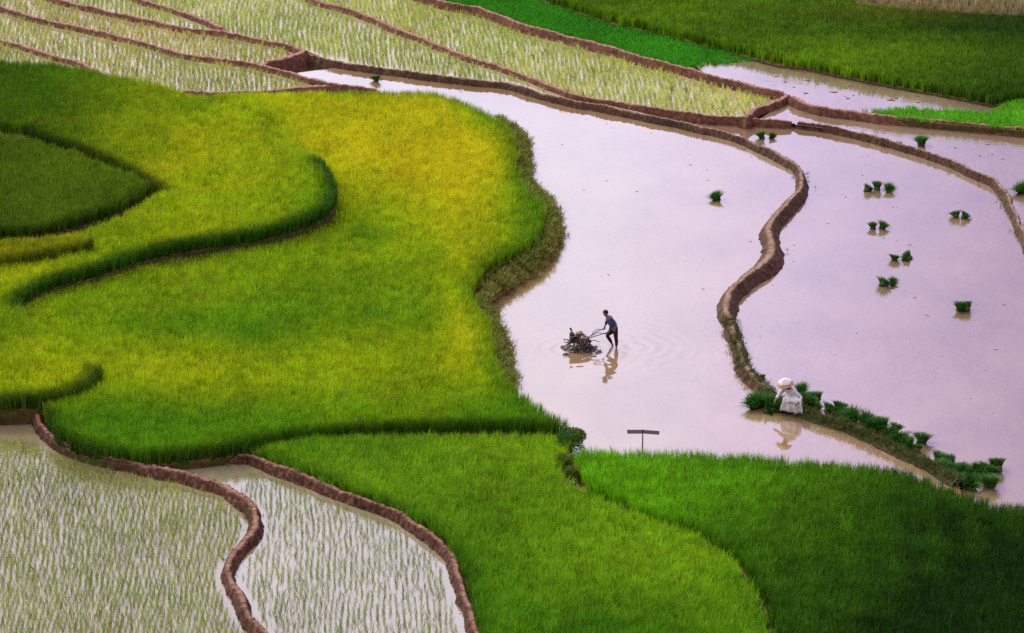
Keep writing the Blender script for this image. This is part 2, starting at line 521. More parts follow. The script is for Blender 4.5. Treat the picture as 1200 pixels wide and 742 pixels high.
C1 = [(52, 470), (45, 482), (46, 496), (61, 511), (81, 522), (105, 531), (132, 538), (153, 541), (170, 545), (197, 550), (221, 555), (244, 562), (268, 570), (285, 581), (295, 594), (298, 611), (290, 629), (276, 646), (268, 660), (270, 677), (278, 694), (287, 711), (298, 728), (310, 742), (328, 768), (350, 800)]
C2 = [(261, 533), (292, 532), (306, 537), (326, 545), (353, 555), (377, 565), (400, 575), (427, 584), (451, 593), (475, 603), (496, 618), (516, 635), (530, 655), (540, 679), (547, 700), (552, 721), (559, 742), (572, 775), (588, 810)]

A6Z = [(0, .44), (.6, .40), (.75, .30), (1, .18)]
ZB = 0.30   # crest height of the bunds above the main pond
# field surfaces
zJ = lambda x, y: 0.26 + 0.020 * (y - 115) + .006 * x
zI = lambda x, y: .45 + 0.050 * (y - 116)
flat = lambda z: (lambda x, y: np.full(np.shape(x), z) if np.ndim(x) else z)

# ------------------------------------------------------------------ ground
gm = mud_mat('meadow_ground', (.03, .045, .01), (.05, .075, .014), (.08, .10, .02), (.04, .07, .01))
g = mesh_from('ground', [(-3000, -400, -.32), (3000, -400, -.32), (3000, 5000, -.32), (-3000, 5000, -.32)], [(0, 1, 2, 3)])
tag(link('ground', g, gm), None, None, None, 'structure')

# unseen hillside under the viewpoint, added to block sky light from behind
V = []; F = []; nx, ny = 60, 40
for j in range(ny):
    for i in range(nx):
        x = -260 + 520 * i / (nx - 1); t = j / (ny - 1)
        y = 82 - 330 * t; base = float(np.interp(y, [-250, -120, -30, -3, 3, 20, 60, 82], [190, 130, 70, 46, 43, 31, 4, -1.5]))
        z = base + (6 * mnoise.noise((x * .02, y * .02, 1)) + 2 * mnoise.noise((x * .07, y * .07, 3))) * min(1, max(0, (abs(y) - 6) / 40)) * (0 if y > 25 else 1)
        V.append((x, y, z - .03 * max(0, y - 60)))
for j in range(ny - 1):
    for i in range(nx - 1):
        b = j * nx + i; F.append((b, b + nx, b + nx + 1, b + 1)[::-1])
tag(link('sky_blocking_hill', mesh_from('sky_blocking_hill', V, F, True), gm), None, None, None, 'structure')

# ------------------------------------------------------------------ water
TIL = P(680, 410, 0); FOOT = P(721.7, 406.5, 0)
W_MAIN = water_mat('pond_water', (.33, .21, .10), (.50, .34, .18), 3.9, .03, .2,
                   [(TIL[0] - .3, TIL[1], 12.0, 1.2, 1.8), (FOOT[0] + .6, FOOT[1], 12.0, 1.3, .8)])
W_RIGHT = water_mat('pond_water_right', (.28, .18, .10), (.44, .30, .18), 3.9, .03, .2)
W_SMALL = water_mat('pond_water_far', (.30, .20, .13), (.42, .30, .20), 3.6, .05, .5)
W_PLANT_LEFT = water_mat('planted_water_left', (.25, .21, .11), (.35, .29, .17), 2.8, .06, .4)
W_PLANT = water_mat('planted_water', (.27, .23, .13), (.36, .31, .19), 3.3, .05, .35)
W_PLANT_FAR = water_mat('planted_water_far', (.40, .35, .19), (.52, .46, .28), 2.2, .06, .4)

main_px = A0[2:] + A0B + [(1140, 640), (1000, 660), (650, 560), (560, 470), (500, 340), (480, 220), (440, 130), (430, 112), (381, 97), (330, 82)]
sheet('water', world_poly(main_px, ZB - .05), 0.0, W_MAIN, 'bright flooded main paddy being ploughed')
right_px = A0[9:] + A0B + [(1190, 660), (1385, 700)] + [(x + 3, y - 20) for x, y in B2[::-1]] + [(x, y - 16) for x, y in A6[::-1][:7]] + [(690, 112)]
sheet('water', world_poly(right_px, ZB - .1), -0.16, W_RIGHT, 'flooded paddy dotted with seedling bundles')
w3_px = B2 + [(1700, 720), (1700, 205)] + B3[::-1] + A8 + [(850, 134), (870, 137), (905, 140), (932, 141)]
sheet('water', world_poly(w3_px, .2), 0.04, W_SMALL, 'rippled upper right flooded paddy')
w4_px = [(815, 74), (867, 52), (918, 62), (985, 78), (1070, 95), (1164, 112), (1220, 125)] + [(1200, 150), (1103, 141), (1036, 135), (969, 126), (926, 111), (894, 104), (867, 97), (834, 89)]
sheet('water', world_poly(w4_px, .42), 0.28, W_SMALL, 'long narrow flooded paddy below dark green rice')
# planted paddies
m_px = C1 + [(350, 850), (-450, 850), (-450, 455), (20, 450)]
sheet('water', world_poly(m_px, .12), -0.16, W_PLANT_LEFT, 'shallow water of the near left planted paddy')
n_px = C1[10:] + [(590, 850)] + C2[::-1] + [(240, 525), (200, 540)]
sheet('water', world_poly(n_px, .12), -0.12, W_PLANT, 'shallow water of the near middle planted paddy')
h1_px = A6[:14] + A6[14:17] + [(888, 134), (920, 112)] + A7[::-1]
h1_w = [P(x, y, float(np.interp(i / (len(A6) - 1), [k_[0] for k_ in A6Z], [k_[1] for k_ in A6Z]))) for i, (x, y) in enumerate(A6) if i < 17] + world_poly([(888, 134), (920, 112)] + A7[::-1], .34)
sheet('water', h1_w, 0.04, W_PLANT_FAR, 'water of the long planted paddy')
h2_w = world_poly(A0[:14], .16) + world_poly(A6[:11][::-1] + [(300, -22), (115, -22)] + A3[1:] + A2[8:], .36)
sheet('water', h2_w, 0.17, W_PLANT_FAR, 'water of the planted paddy behind the main pond')
h3_w = world_poly(A2 + A3[::-1] + [(60, -24)], .42)
sheet('water', h3_w, 0.28, W_PLANT_FAR, 'water of the top left planted paddy')
h4_w = world_poly(A1[:10] + A5[::-1] + A2[::-1], .40)
sheet('water', h4_w, 0.24, W_PLANT_FAR, 'water of the narrow planted strip')
h5_w = world_poly(A1[:13] + A1B[::-1] + [(180, 118), (80, 110), (-420, 80), (-420, -60)], .36)
sheet('water', h5_w, 0.20, W_PLANT_FAR, 'water of the planted paddy behind the left terraces')

# ------------------------------------------------------------------ bunds
bund('earth_bund', 'long winding mud bund between the main pond and the right hand ponds', A0, ZB, [(0, .32), (.45, .36), (.6, .42), (.68, .62), (.8, .62), (.86, .52), (1, .46)], MUD, .72, .07, .2, 1.0, 1, taper=(.3, 0))
bund('earth_bund', 'narrow mud bund lined with seedling bundles, running from the crouching person to the dark rice', A0B, ZB - .06, .50, MUD_MOSS, .6, .07, .3, .9, 2, taper=(0, 0))
bund('earth_bund', 'straight mud bund across the planted paddies, ending as a thin spit in the ponds', A6, A6Z, [(0, .32), (.6, .31), (.75, .26), (1, .22)], MUD_FAR, .6, .1, .3, .9, 3, taper=(.5, .12))
bund('earth_bund', 'thin curved mud bund at the right edge between two flooded paddies', B2, .16, [(0, .24), (.4, .28), (.6, .42), (1, .5)], MUD, .5, .08, .25, .9, 4, taper=(.12, 0))
bund('earth_bund', 'mud bund between the long planted paddy and the bright green nursery strip', A7, .46, .29, MUD_FAR, .6, .1, .3, .9, 5)
bund('earth_bund', 'short dark stepped bund at the corner of the long planted paddy', A8, .38, .42, MUD_FAR, .8, .08, .3, 1.2, 6, taper=(.2, .05))
bund('earth_bund', 'thick dark mud bund below the narrow pond and the small nursery patch', B3, .42, .38, MUD_FAR, .85, .09, .3, .9, 7)
bund('earth_bund', 'mud bund from the upper left corner down to the tail of the main pond', A1, .46, .32, MUD_FAR, .6, .1, .3, .9, 8)
bund('earth_bund', 'low mud bund along the back of the yellow rice, leaning on the planted strip', A1B, .38, .40, MUD_FAR, .6, .1, .3, .8, 9)
bund('earth_bund', 'second mud bund from the upper left, meeting the tail of the pond', A2, .50, .31, MUD_FAR, .6, .1, .3, .9, 10)
bund('earth_bund', 'short mud bund branching off at the top left planted paddy', A3, .52, .31, MUD_FAR, .6, .1, .3, .9, 11)
bund('earth_bund', 'short mud bund behind the dark left rice terrace', A4, .42, .32, MUD_FAR, .6, .1, .3, .9, 12)
bund('earth_bund', 'stub of dark mud closing the tail of the main pond', A5, .46, .5, MUD_FAR, .9, .08, .3, 1.3, 13, taper=(0, .5))
bund('earth_bund', 'thin grassy bund between the bright nursery strip and the dark green rice', G1, .56, .30, SOIL, .6, .1, .3, .8, 14)
bund('earth_bund', 'thick clod covered mud bund winding through the near planted paddies', C1, .18, .37, MUD_NEAR, .6, .055, .28, 1.15, 15, taper=(0, 0))
bund('earth_bund', 'curved mud bund between the near planted paddy and the bright green rice', C2, .20, .32, MUD_NEAR, .6, .055, .28, 1.1, 16, taper=(.6, 0))

# ------------------------------------------------------------------ terraces and crops
H_RICE = .62
RICE = [clump(24, .62, .07, .017, s, .17, 3, .7, .14) for s in (1, 2, 3, 4)]
RICE_FAR = [clump(20, .58, .09, .026, s, .18, 3, .7, .14) for s in (5, 6, 7)]
NURS = [clump(16, .26, .12, .03, s, .35, 2, .4) for s in (8, 9)]
PLANT = [clump(6, .29, .025, .014, s, .30, 3, .3) for s in (11, 12, 13, 14)]
PLANT_FAR = [clump(7, .33, .035, .024, s, .28, 3, .3) for s in (15, 16, 17)]
STUB = [clump(9, .45, .04, .03, s, .2, 2, .2) for s in (18, 19)]
GRASS = [clump(10, .22, .08, .02, s, .6, 3, .7) for s in (21, 22, 23)]


def lerp(a, b, t):
    t = np.clip(t, 0, 1)[:, None]
    return np.array(a)[None] * (1 - t) + np.array(b)[None] * t


def blob(px, py, cx, cy, rx, ry):
    return np.exp(-(((px - cx) / rx) ** 2 + ((py - cy) / ry) ** 2))


def vary(col, p, amt=.22):
    n = len(p)
    k = 1 + RNG.normal(0, amt, n) + .10 * fnoise(p[:, 0], p[:, 1], 1.1, 31)
    hue = RNG.normal(0, .04, n) + .05 * fnoise(p[:, 0], p[:, 1], .5, 33)
    c = col * np.clip(k, .45, 1.7)[:, None]
    c[:, 0] *= 1 + hue
    return np.clip(c, .002, .9)


def edge_shade_green(c, p, line, reach=.5, amount=.75, col=(.06, .15, .008)):
    """darker outermost rows: front face shade painted into the leaf colour, some edges greener"""
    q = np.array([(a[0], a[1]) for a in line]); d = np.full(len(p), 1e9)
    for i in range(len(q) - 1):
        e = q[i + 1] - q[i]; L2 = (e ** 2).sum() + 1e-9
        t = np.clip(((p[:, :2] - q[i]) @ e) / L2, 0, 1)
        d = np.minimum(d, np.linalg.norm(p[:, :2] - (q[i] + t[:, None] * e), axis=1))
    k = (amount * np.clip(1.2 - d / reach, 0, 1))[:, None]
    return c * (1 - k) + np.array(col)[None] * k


def crop(name, label, poly, zf, mat=LEAF, sp=.145, variants=RICE, colour=None, sc=(.9, 1.1), hz=.5, jit=.28, margin=210, tilt=.06, wav=0, ang=.2, skip=0, sy=None, clear=0, cat='rice crop'):
    p, px, py = grid_pts(poly, zf, sp, sy or sp, jit, wav, ang, margin, skip, hz)
    q_ = np.array(poly)[:, :2]; dmin = np.full(len(p), 9.0)
    for i in range(len(q_)):
        e = q_[(i + 1) % len(q_)] - q_[i]; t = np.clip(((p[:, :2] - q_[i]) @ e) / ((e ** 2).sum() + 1e-9), 0, 1)
        dmin = np.minimum(dmin, np.linalg.norm(p[:, :2] - (q_[i] + t[:, None] * e), axis=1))
    k = (dmin > .22) | (RNG.random(len(p)) > .45)
    p, px, py = p[k], px[k], py[k]
    if clear:
        k = np.ones(len(p), bool)
        for L in BLINES:
            for i in range(len(L) - 1):
                e = L[i + 1] - L[i]; t = np.clip(((p[:, :2] - L[i]) @ e) / ((e ** 2).sum() + 1e-9), 0, 1)
                k &= ((p[:, :2] - (L[i] + t[:, None] * e)) ** 2).sum(1) > clear ** 2
        p, px, py = p[k], px[k], py[k]
    s = RNG.uniform(sc[0], sc[1], len(p)) * (1 + .05 * fnoise(p[:, 0], p[:, 1], .9, 41) + .04 * fnoise(p[:, 0], p[:, 1], 2.6, 42))
    o = scatter(name, p, s, colour(p, px, py), variants, mat, tilt)
    tag(o, label, cat, None, 'stuff')
    print(name, len(p))
    return o


YEL, YGR, GRN, DGR = (.85, .80, .018), (.50, .65, .010), (.20, .46, .010), (.055, .12, .008)

# big yellow field ----------------------------------------------------------
J_water = smooth([(400, 106), (450, 106), (501, 106), (525, 111), (552, 121), (582, 136), (599, 148), (604, 169), (608, 192), (616, 216), (636, 234), (636, 256), (631, 271), (615, 284), (589, 295), (569, 311), (554, 331), (559, 348), (572, 371), (577, 392), (582, 419), (600, 445), (619, 462), (643, 479), (668, 495)], 4)
J_front = smooth([(668, 495), (600, 494), (520, 494), (440, 496), (390, 499), (350, 504), (310, 511), (280, 517), (240, 524), (180, 529), (140, 527), (105, 520), (78, 511), (58, 497), (54, 480)], 4)
J_px = [tuple(q) for q in J_water] + [tuple(q) for q in J_front][1:] + [(40, 440), (20, 330), (120, 250), (300, 200), (330, 140), (260, 118), (235, 108), (330, 106)]
zc = 0.26 + H_RICE * .88
J_w = world_poly(J_px, zc, .020, 115, .006)
prism('terrain', J_w, zJ, -1.2, SOIL, 'earth under the big yellow rice field')


def col_J(p, px, py):
    t = .385 + .50 * blob(px, py, 430, 150, 190, 75) + .40 * blob(px, py, 550, 250, 90, 110) + .40 * blob(px, py, 550, 390, 40, 60) - .25 * blob(px, py, 610, 300, 40, 200)
    t += .22 * blob(px, py, 230, 445, 170, 30) - .18 * blob(px, py, 260, 380, 110, 22) - .2 * blob(px, py, 450, 330, 200, 60) - .22 * (np.clip((py - 430) / 80, 0, 1))
    t -= .3 * blob(px, py, 160, 500, 130, 40) + .15 * blob(px, py, 190, 380, 60, 14) + .15 * blob(px, py, 310, 392, 50, 16) + .2 * blob(px, py, 430, 275, 50, 12) + .15 * blob(px, py, 450, 370, 60, 10)
    edge = blob(px, py, 640, 500, 120, 40) + blob(px, py, 622, 235, 25, 60) + blob(px, py, 575, 130, 40, 25)
    t -= .35 * edge
    t += .10 * fnoise(px * .02, py * .05, 1.0, 51) + .07 * fnoise(px * .09, py * .22, 1.0, 52)
    c = np.where((t > .5)[:, None], lerp(YGR, YEL, (t - .5) / .5), lerp(GRN, YGR, t / .5))
    c = edge_shade_green(c, p, world_poly([tuple(q) for q in J_front], zc, .020, 115, .006), .55, .9, (.04, .12, .008))
    c = edge_shade_green(c, p, world_poly([tuple(q) for q in J_water], zc, .020, 115, .006), .8, .6, (.14, .32, .01))
    return vary(c, p)


crop('rice_crop', 'big field of ripening rice, golden at its back and green to the front', J_w, zJ, colour=col_J)

# left terraces -------------------------------------------------------------
I_tip = smooth([(0, 465), (40, 463), (75, 458), (104, 447), (117, 434), (110, 420), (90, 404), (60, 385), (36, 368), (22, 352), (30, 338), (67, 322), (111, 311), (162, 294), (202, 284), (253, 276), (303, 268), (350, 256), (379, 243), (392, 226), (391, 208), (376, 184), (345, 166), (330, 150), (300, 133), (255, 117), (210, 105)], 4)
I_px = [tuple(q) for q in I_tip] + [(180, 95), (140, 87), (100, 79), (60, 72), (0, 70), (-420, 45), (-420, 475)]
I_w = world_poly(I_px, .45 + H_RICE * .88, .050, 116)
prism('terrain', I_w, zI, -1.2, SOIL, 'earth under the left rice terrace')
bite_top = smooth([(-420, 80), (0, 141), (30, 149), (68, 162), (98, 172), (135, 188), (156, 199), (175, 209), (189, 218)], 4)
bite_px = [tuple(q) for q in bite_top] + [(190, 222), (180, 228), (162, 238), (146, 249), (100, 268), (50, 280), (-420, 300)]
bite_w = world_poly(bite_px, .45 + H_RICE * .88, .050, 116)


def col_I(p, px, py):
    t = .36 + .34 * blob(px, py, 260, 200, 130, 60) + .3 * blob(px, py, 60, 430, 80, 40) + .12 * blob(px, py, 150, 95, 80, 20) + .2 * blob(px, py, 40, 285, 60, 20) + .2 * blob(px, py, 60, 330, 120, 30)
    t -= .45 * blob(px, py, 0, 60, 110, 110) + .25 * blob(px, py, 370, 205, 25, 60)
    t += .13 * fnoise(px * .02, py * .05, 1.0, 53) + .10 * fnoise(px * .09, py * .22, 1.0, 54)
    c = np.where((t > .5)[:, None], lerp(YGR, YEL, (t - .5) / .5), lerp(GRN, YGR, t / .5))
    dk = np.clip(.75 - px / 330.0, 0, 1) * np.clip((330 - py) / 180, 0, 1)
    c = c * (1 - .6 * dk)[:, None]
    c = edge_shade_green(c, p, world_poly([tuple(q) for q in I_tip[:18]], .45 + H_RICE * .88, .050, 116), .8, .9, (.03, .11, .01))
    c = edge_shade_green(c, p, world_poly([tuple(q) for q in I_tip[36:-20]], .45 + H_RICE * .88, .050, 116), .65, .95, (.035, .15, .012))
    c = edge_shade_green(c, p, world_poly([tuple(q) for q in bite_top[6:]], .45 + H_RICE * .88, .050, 116), .5, .8, (.03, .08, .006))
    return vary(c, p)


pI, pxI, pyI = grid_pts(I_w, zI, .145, .145, .28, 0, .2, 210, 0, .5)
k = ~inside(pI[:, 0], pI[:, 1], np.array(bite_w)[:, :2])
pI, pxI, pyI = pI[k], pxI[k], pyI[k]
tag(scatter('rice_crop', pI, RNG.uniform(.9, 1.1, len(pI)), col_I(pI, pxI, pyI), RICE, LEAF, .06),
    'olive green rice covering the broad left terrace with a curved front edge', 'rice crop', None, 'stuff')

# small dark terrace cut into the left one
S_front = smooth([(-420, 284), (-200, 272), (0, 266), (40, 264), (62, 260), (100, 249), (140, 237), (163, 227), (177, 219), (180, 214)], 4)
S_px = [tuple(q) for q in S_front] + [(160, 204), (98, 180), (30, 158), (-420, 92)]
zS0 = 1.65
S_w = world_poly(S_px, zS0 + H_RICE * .88)
prism('terrain', S_w, flat(zS0), -1.2, SOIL, 'earth under the small dark rice terrace')


def col_S(p, px, py):
    t = .25 + .2 * fnoise(px * .02, py * .05, 1.0, 55) + .3 * (px / 200)
    return vary(edge_shade_green(lerp((.11, .22, .008), (.30, .44, .010), t), p, world_poly([tuple(q) for q in S_front], zS0 + H_RICE * .88), .5, .8, (.03, .08, .006)), p)


crop('rice_crop', 'small dark green rice terrace with a tapering end, set into the left terrace', S_w, flat(zS0), colour=col_S)
# low yellowish terrace with a blunt end below it
T_px = [tuple(q) for q in smooth([(-420, 318), (-200, 306), (0, 300), (40, 296), (75, 290), (104, 284), (110, 279)], 4)] + [(95, 272), (50, 276), (-420, 298)]
zT0 = 1.42
T_w = world_poly(T_px, zT0 + H_RICE * .88)
prism('terrain', T_w, flat(zT0), -1.2, SOIL, 'earth under the blunt ended rice terrace')
crop('rice_crop', 'narrow rice terrace with a blunt end beside a bare earth patch', T_w, flat(zT0), colour=lambda p, px, py: vary(edge_shade_green(lerp((.36, .42, .008), (.58, .55, .01), .5 + .4 * fnoise(px * .05, py * .1, 1., 56)), p, world_poly(T_px[:25], zT0 + H_RICE * .88), .5, .85, (.03, .08, .006)), p))
bund('earth_bund', 'small bare patch of tan earth at the blunt end of a rice terrace', [(104, 301), (113, 297), (122, 292), (127, 288)], 1.25, .42, MUD_FAR, .5, .07, .4, .8, 20)
bund('earth_bund', 'brown trodden ledge below the front edge of the broad left terrace', [(22, 366), (42, 356), (75, 345), (111, 335), (142, 328), (200, 313), (280, 294), (340, 278), (388, 260)], [(0, .60), (1, 1.0)], .45, SOIL, .8, .09, .4, .8, 21, w1=.4)
bund('earth_bund', 'dark earth ledge at the left edge below the lowest green terrace', [(-400, 503), (-60, 488), (0, 486), (40, 482), (80, 474), (112, 462), (124, 448)], .16, .42, SOIL, .8, .08, .4, .8, 22)

# near bright green field ----------------------------------------------------
K_px = [tuple(q) for q in smooth([(292, 530), (312, 517), (345, 511), (400, 507), (470, 506), (560, 506), (640, 507), (672, 509)], 4)] + \
       [tuple(q) for q in smooth([(668, 520), (656, 545), (670, 562), (700, 578), (750, 599), (800, 617), (845, 640), (868, 662), (886, 690), (896, 720), (905, 755), (915, 830)], 4)] + \
       [(650, 850), (592, 800)] + [tuple(q) for q in smooth([(574, 765), (562, 732), (555, 705), (549, 680), (538, 652), (524, 632), (503, 613), (480, 598), (452, 585), (424, 575), (395, 565), (370, 555), (345, 545), (318, 534), (300, 529)], 4)]
zK0 = -.12
K_w = world_poly(K_px, zK0 + H_RICE * .88)
prism('terrain', K_w, flat(zK0), -1.2, SOIL, 'earth under the bright green rice')


def col_K(p, px, py):
    t = .5 + .3 * blob(px, py, 800, 620, 160, 60) + .2 * blob(px, py, 600, 530, 160, 40) - .35 * np.clip((py - 640) / 120, 0, 1) - .2 * blob(px, py, 560, 640, 60, 60)
    t += .15 * fnoise(px * .02, py * .05, 1.0, 57) + .1 * fnoise(px * .1, py * .2, 1.0, 58)
    return vary(edge_shade_green(lerp((.12, .37, .010), (.43, .67, .018), t), p, world_poly(K_px[-64:], zK0 + H_RICE * .88), .6, .6, (.05, .22, .01)), p)


crop('rice_crop', 'bright fresh green rice in the foreground beside the curved bund', K_w, flat(zK0), colour=col_K)

# near dark green field -------------------------------------------------------
L_px = [tuple(q) for q in smooth([(676, 540), (672, 530), (680, 523), (720, 524), (780, 526), (850, 529), (920, 534), (1000, 541), (1060, 548), (1090, 560), (1125, 573), (1180, 587), (1260, 598), (1340, 606), (1500, 630), (1680, 660)], 4)] + \
       [(1680, 850), (930, 850)] + [tuple(q) for q in smooth([(915, 755), (906, 725), (894, 690), (876, 660), (852, 635), (805, 610), (755, 592), (705, 570), (685, 558)], 4)]
zL0 = .08
L_w = world_poly(L_px, zL0 + H_RICE * .95)
prism('terrain', L_w, flat(zL0), -1.2, SOIL, 'earth under the dark green rice')


def col_L(p, px, py):
    t = .66 + .25 * blob(px, py, 800, 560, 140, 40) + .25 * blob(px, py, 730, 580, 90, 40) - .55 * np.clip((px - 850) / 360, 0, 1) - .40 * np.clip((py - 560) / 190, 0, 1)
    t += .12 * fnoise(px * .02, py * .05, 1.0, 59) + .1 * fnoise(px * .1, py * .2, 1.0, 60)
    return vary(lerp((.024, .09, .007), (.24, .58, .012), t), p)


crop('rice_crop', 'deep green taller rice in the near right corner in front of the pond', L_w, flat(zL0), colour=col_L, sc=(.9, 1.2))

# far right rice --------------------------------------------------------------
F_px = G1[::1] + [(945, 69), (985, 78), (1036, 88), (1070, 94), (1120, 103), (1164, 112), (1190, 108), (1300, 118), (1640, 138), (1640, 46), (1200, 15), (1120, 11), (1060, 7), (1004, 1), (988, -25), (984, -110), (600, -80)]
zF0 = .38
F_w = world_poly(F_px, zF0 + .5)
prism('terrain', F_w, flat(zF0), -1.2, SOIL, 'earth under the far right rice')


def col_F(p, px, py):
    t = .5 + .3 * blob(px, py, 960, 60, 180, 25) - .3 * blob(px, py, 1060, 30, 140, 15) - .45 * np.clip((px - 1050) / 180, 0, 1) + .15 * blob(px, py, 760, 10, 80, 20)
    t += .14 * fnoise(px * .02, py * .08, 1.0, 61) + .1 * fnoise(px * .1, py * .3, 1.0, 62)
    c = lerp((.05, .14, .006), (.26, .48, .010), t)
    br = blob(px, py, 1080, 12, 130, 10)
    return vary(c * (1 - .5 * br)[:, None] + np.array([.16, .10, .02])[None] * (.5 * br)[:, None], p)


crop('rice_crop', 'wide field of mid green rice behind the narrow upper pond', F_w, flat(zF0), sp=.20, variants=RICE_FAR, colour=col_F, margin=210)
st_px = [(985, -30), (1000, -4), (1060, 2), (1120, 6), (1200, 10), (1640, 34), (1640, -80), (985, -60)]
zst = .55
prism('terrain', world_poly(st_px, zst + .4), flat(zst), -1.2, SOIL, 'earth under the straw stubble')
crop('straw_stubble', 'pale straw coloured rice stubble at the top right corner', world_poly(st_px, zst + .4), flat(zst), sp=.32, variants=STUB,
     colour=lambda p, px, py: vary(lerp((.34, .27, .10), (.60, .50, .26), .5 + .3 * fnoise(px * .1, py * .1, 1., 63)), p), hz=.4, cat='stubble')

# nurseries -------------------------------------------------------------------
G_px = A7[1:10] + [(815, 76), (830, 74), (870, 70), (912, 66)] + G1[::-1] + [(500, -30)]
G_w = world_poly(G_px, .42)
prism('terrain', G_w, flat(.2), -1.2, SOIL, 'earth under the nursery strip')
crop('rice_nursery', 'vivid green strip of dense rice seedlings between two bunds', G_w, flat(.2), sp=.19, variants=NURS,
     colour=lambda p, px, py: vary(lerp((.04, .30, .010), (.10, .52, .014), .5 + .25 * fnoise(px * .03, py * .1, 1., 64)), p, .1), hz=.2, cat='rice nursery')
E_px = [tuple(q) for q in smooth([(1010, 127), (1032, 126), (1060, 123), (1082, 124), (1120, 126), (1160, 127), (1185, 114), (1200, 110), (1290, 112), (1640, 128)], 4)] + [(1640, 197), (1450, 176), (1290, 158), (1200, 149), (1137, 143), (1103, 140), (1070, 137), (1036, 133)]
E_w = world_poly(E_px, .54)
prism('terrain', E_w, flat(.33), -1.2, SOIL, 'earth under the small nursery patch')
crop('rice_nursery', 'light green patch of rice seedlings beside the end of the narrow pond', E_w, flat(.33), sp=.19, variants=NURS,
     colour=lambda p, px, py: vary(lerp((.10, .45, .012), (.26, .72, .03), .5 + .3 * fnoise(px * .03, py * .1, 1., 65)), p, .1), hz=.2, cat='rice nursery')

# transplanted paddies ----------------------------------------------------------
def col_P(a, b, seed):
    return lambda p, px, py: vary(lerp(a, b, .5 + .35 * fnoise(px * .02, py * .04, 1., seed)), p, .22)


m_in = C1[1:] + [(350, 850), (-450, 850), (-450, 515), (0, 505), (45, 512)]
M_w = world_poly([(x - 8 if i < len(C1) - 1 else x, y + 5) for i, (x, y) in enumerate(m_in)], .0)
crop('rice_seedlings', 'rows of young transplanted rice in the near left paddy', M_w, flat(-.18), sp=.18, sy=.125, variants=PLANT,
     colour=col_P((.27, .38, .05), (.50, .58, .12), 71), hz=.2, jit=.13, wav=.14, ang=.0, skip=.05, clear=.46, tilt=.2, sc=(.7, 1.15), cat='rice seedlings')
n_in = [(x + 10, y + 4) for x, y in C1[12:]] + [(590, 850)] + [(x - 12, y + 8) for x, y in C2[:1:-1]] + [(290, 548)]
N_w = world_poly(n_in, .0)
crop('rice_seedlings', 'rows of young transplanted rice in the near paddy between two curved bunds', N_w, flat(-.14), sp=.18, sy=.125, variants=PLANT,
     colour=col_P((.28, .38, .07), (.50, .58, .18), 72), hz=.2, jit=.14, wav=.14, ang=.06, skip=.26, clear=.46, tilt=.2, sc=(.6, 1.0), cat='rice seedlings')
for w, z, lab, seed, ca, cb in (
        (h1_w, .02, 'young rice rows in the long planted paddy below the nursery strip', 73, (.42, .55, .08), (.80, .84, .26)),
        (h2_w, .15, 'young rice rows in the planted paddy just behind the main pond', 74, (.38, .53, .08), (.76, .81, .26)),
        (h3_w, .26, 'young rice rows in the top left corner paddy', 75, (.36, .51, .08), (.70, .76, .24)),
        (h4_w, .22, 'young rice rows in the narrow strip between two upper left bunds', 76, (.46, .50, .10), (.76, .72, .28)),
        (h5_w, .18, 'young rice rows in the paddy right behind the left terraces', 77, (.36, .46, .08), (.64, .66, .22))):
    crop('rice_seedlings', lab, w, flat(z), sp=.24, sy=.16, variants=PLANT_FAR, colour=col_P(ca, cb, seed), hz=.2, jit=.13, wav=.16, ang=.05, skip=.30, clear=.42,
         tilt=.15, sc=(.7, 1.2), margin=210, cat='rice seedlings')

# ------------------------------------------------------------------ weedy bank on the pond side of the yellow field
bank_top = [(582, 133), (602, 146), (607, 168), (611, 192), (619, 214), (638, 228), (641, 254), (637, 274), (619, 289), (594, 301), (574, 316), (558, 334), (562, 352), (574, 374), (580, 396), (585, 421), (600, 441)]
bank_bot = [(586, 140), (611, 156), (619, 170), (620, 194), (622, 214), (648, 238), (656, 256), (658, 278), (653, 300), (637, 318), (604, 339), (577, 355), (578, 366), (586, 382), (594, 400), (598, 422), (604, 446)]
bk, bka, bkb = loft('weedy_bank', 'brown weedy bank dropping from the yellow rice to the main pond', [(x, y + 14) for x, y in bank_top], bank_bot, (.26, .020, 115, .006), -.03, BANK, 8)
nb = 2600
ti = RNG.integers(0, len(bka), nb); fr = RNG.random(nb) ** .9
pb = bka[ti] * (1 - fr)[:, None] + bkb[ti] * fr[:, None]
pb[:, 2] = bka[ti, 2] + (bkb[ti, 2] - bka[ti, 2]) * fr ** 1.7
pb[:, :2] += RNG.normal(0, .1, (nb, 2))
cb = vary(lerp((.32, .20, .06), (.20, .30, .03), RNG.random(nb) * .8 + .45 * (1 - fr)), pb, .2)
tag(scatter('bank_grass', pb, RNG.uniform(.6, 1.4, nb), cb, GRASS, LEAF, .4), 'short brown and green weeds growing on the bank of the main pond', 'grass', None, 'stuff')
# strip of short grass along the bund near the white sack and on the terrace ledges
ln, _ = resample(smooth([P(x, y, ZB) for x, y in A0[-7:] + A0B[1:]], 6), .05)
nb = 1500
ti = RNG.integers(0, len(ln), nb)
pb = ln[ti] + np.stack([RNG.normal(0, .14, nb), RNG.normal(0, .14, nb), RNG.uniform(-.16, .0, nb)], 1)
tag(scatter('bund_grass', pb, RNG.uniform(.4, .9, nb), vary(lerp((.07, .08, .012), (.10, .15, .015), RNG.random(nb)), pb, .2), GRASS, LEAF, .4),
    'short grass creeping over the mud bund beside the crouching person', 'grass', None, 'stuff')
ld, _ = resample(smooth([P(x, y, .62 + .38 * (x / 390)) for x, y in [(24, 362), (75, 343), (142, 327), (200, 312), (280, 293), (340, 277), (392, 257)]], 6), .05)
nb = 2200
ti = (RNG.random(nb) ** .6 * len(ld)).astype(int).clip(0, len(ld) - 1)
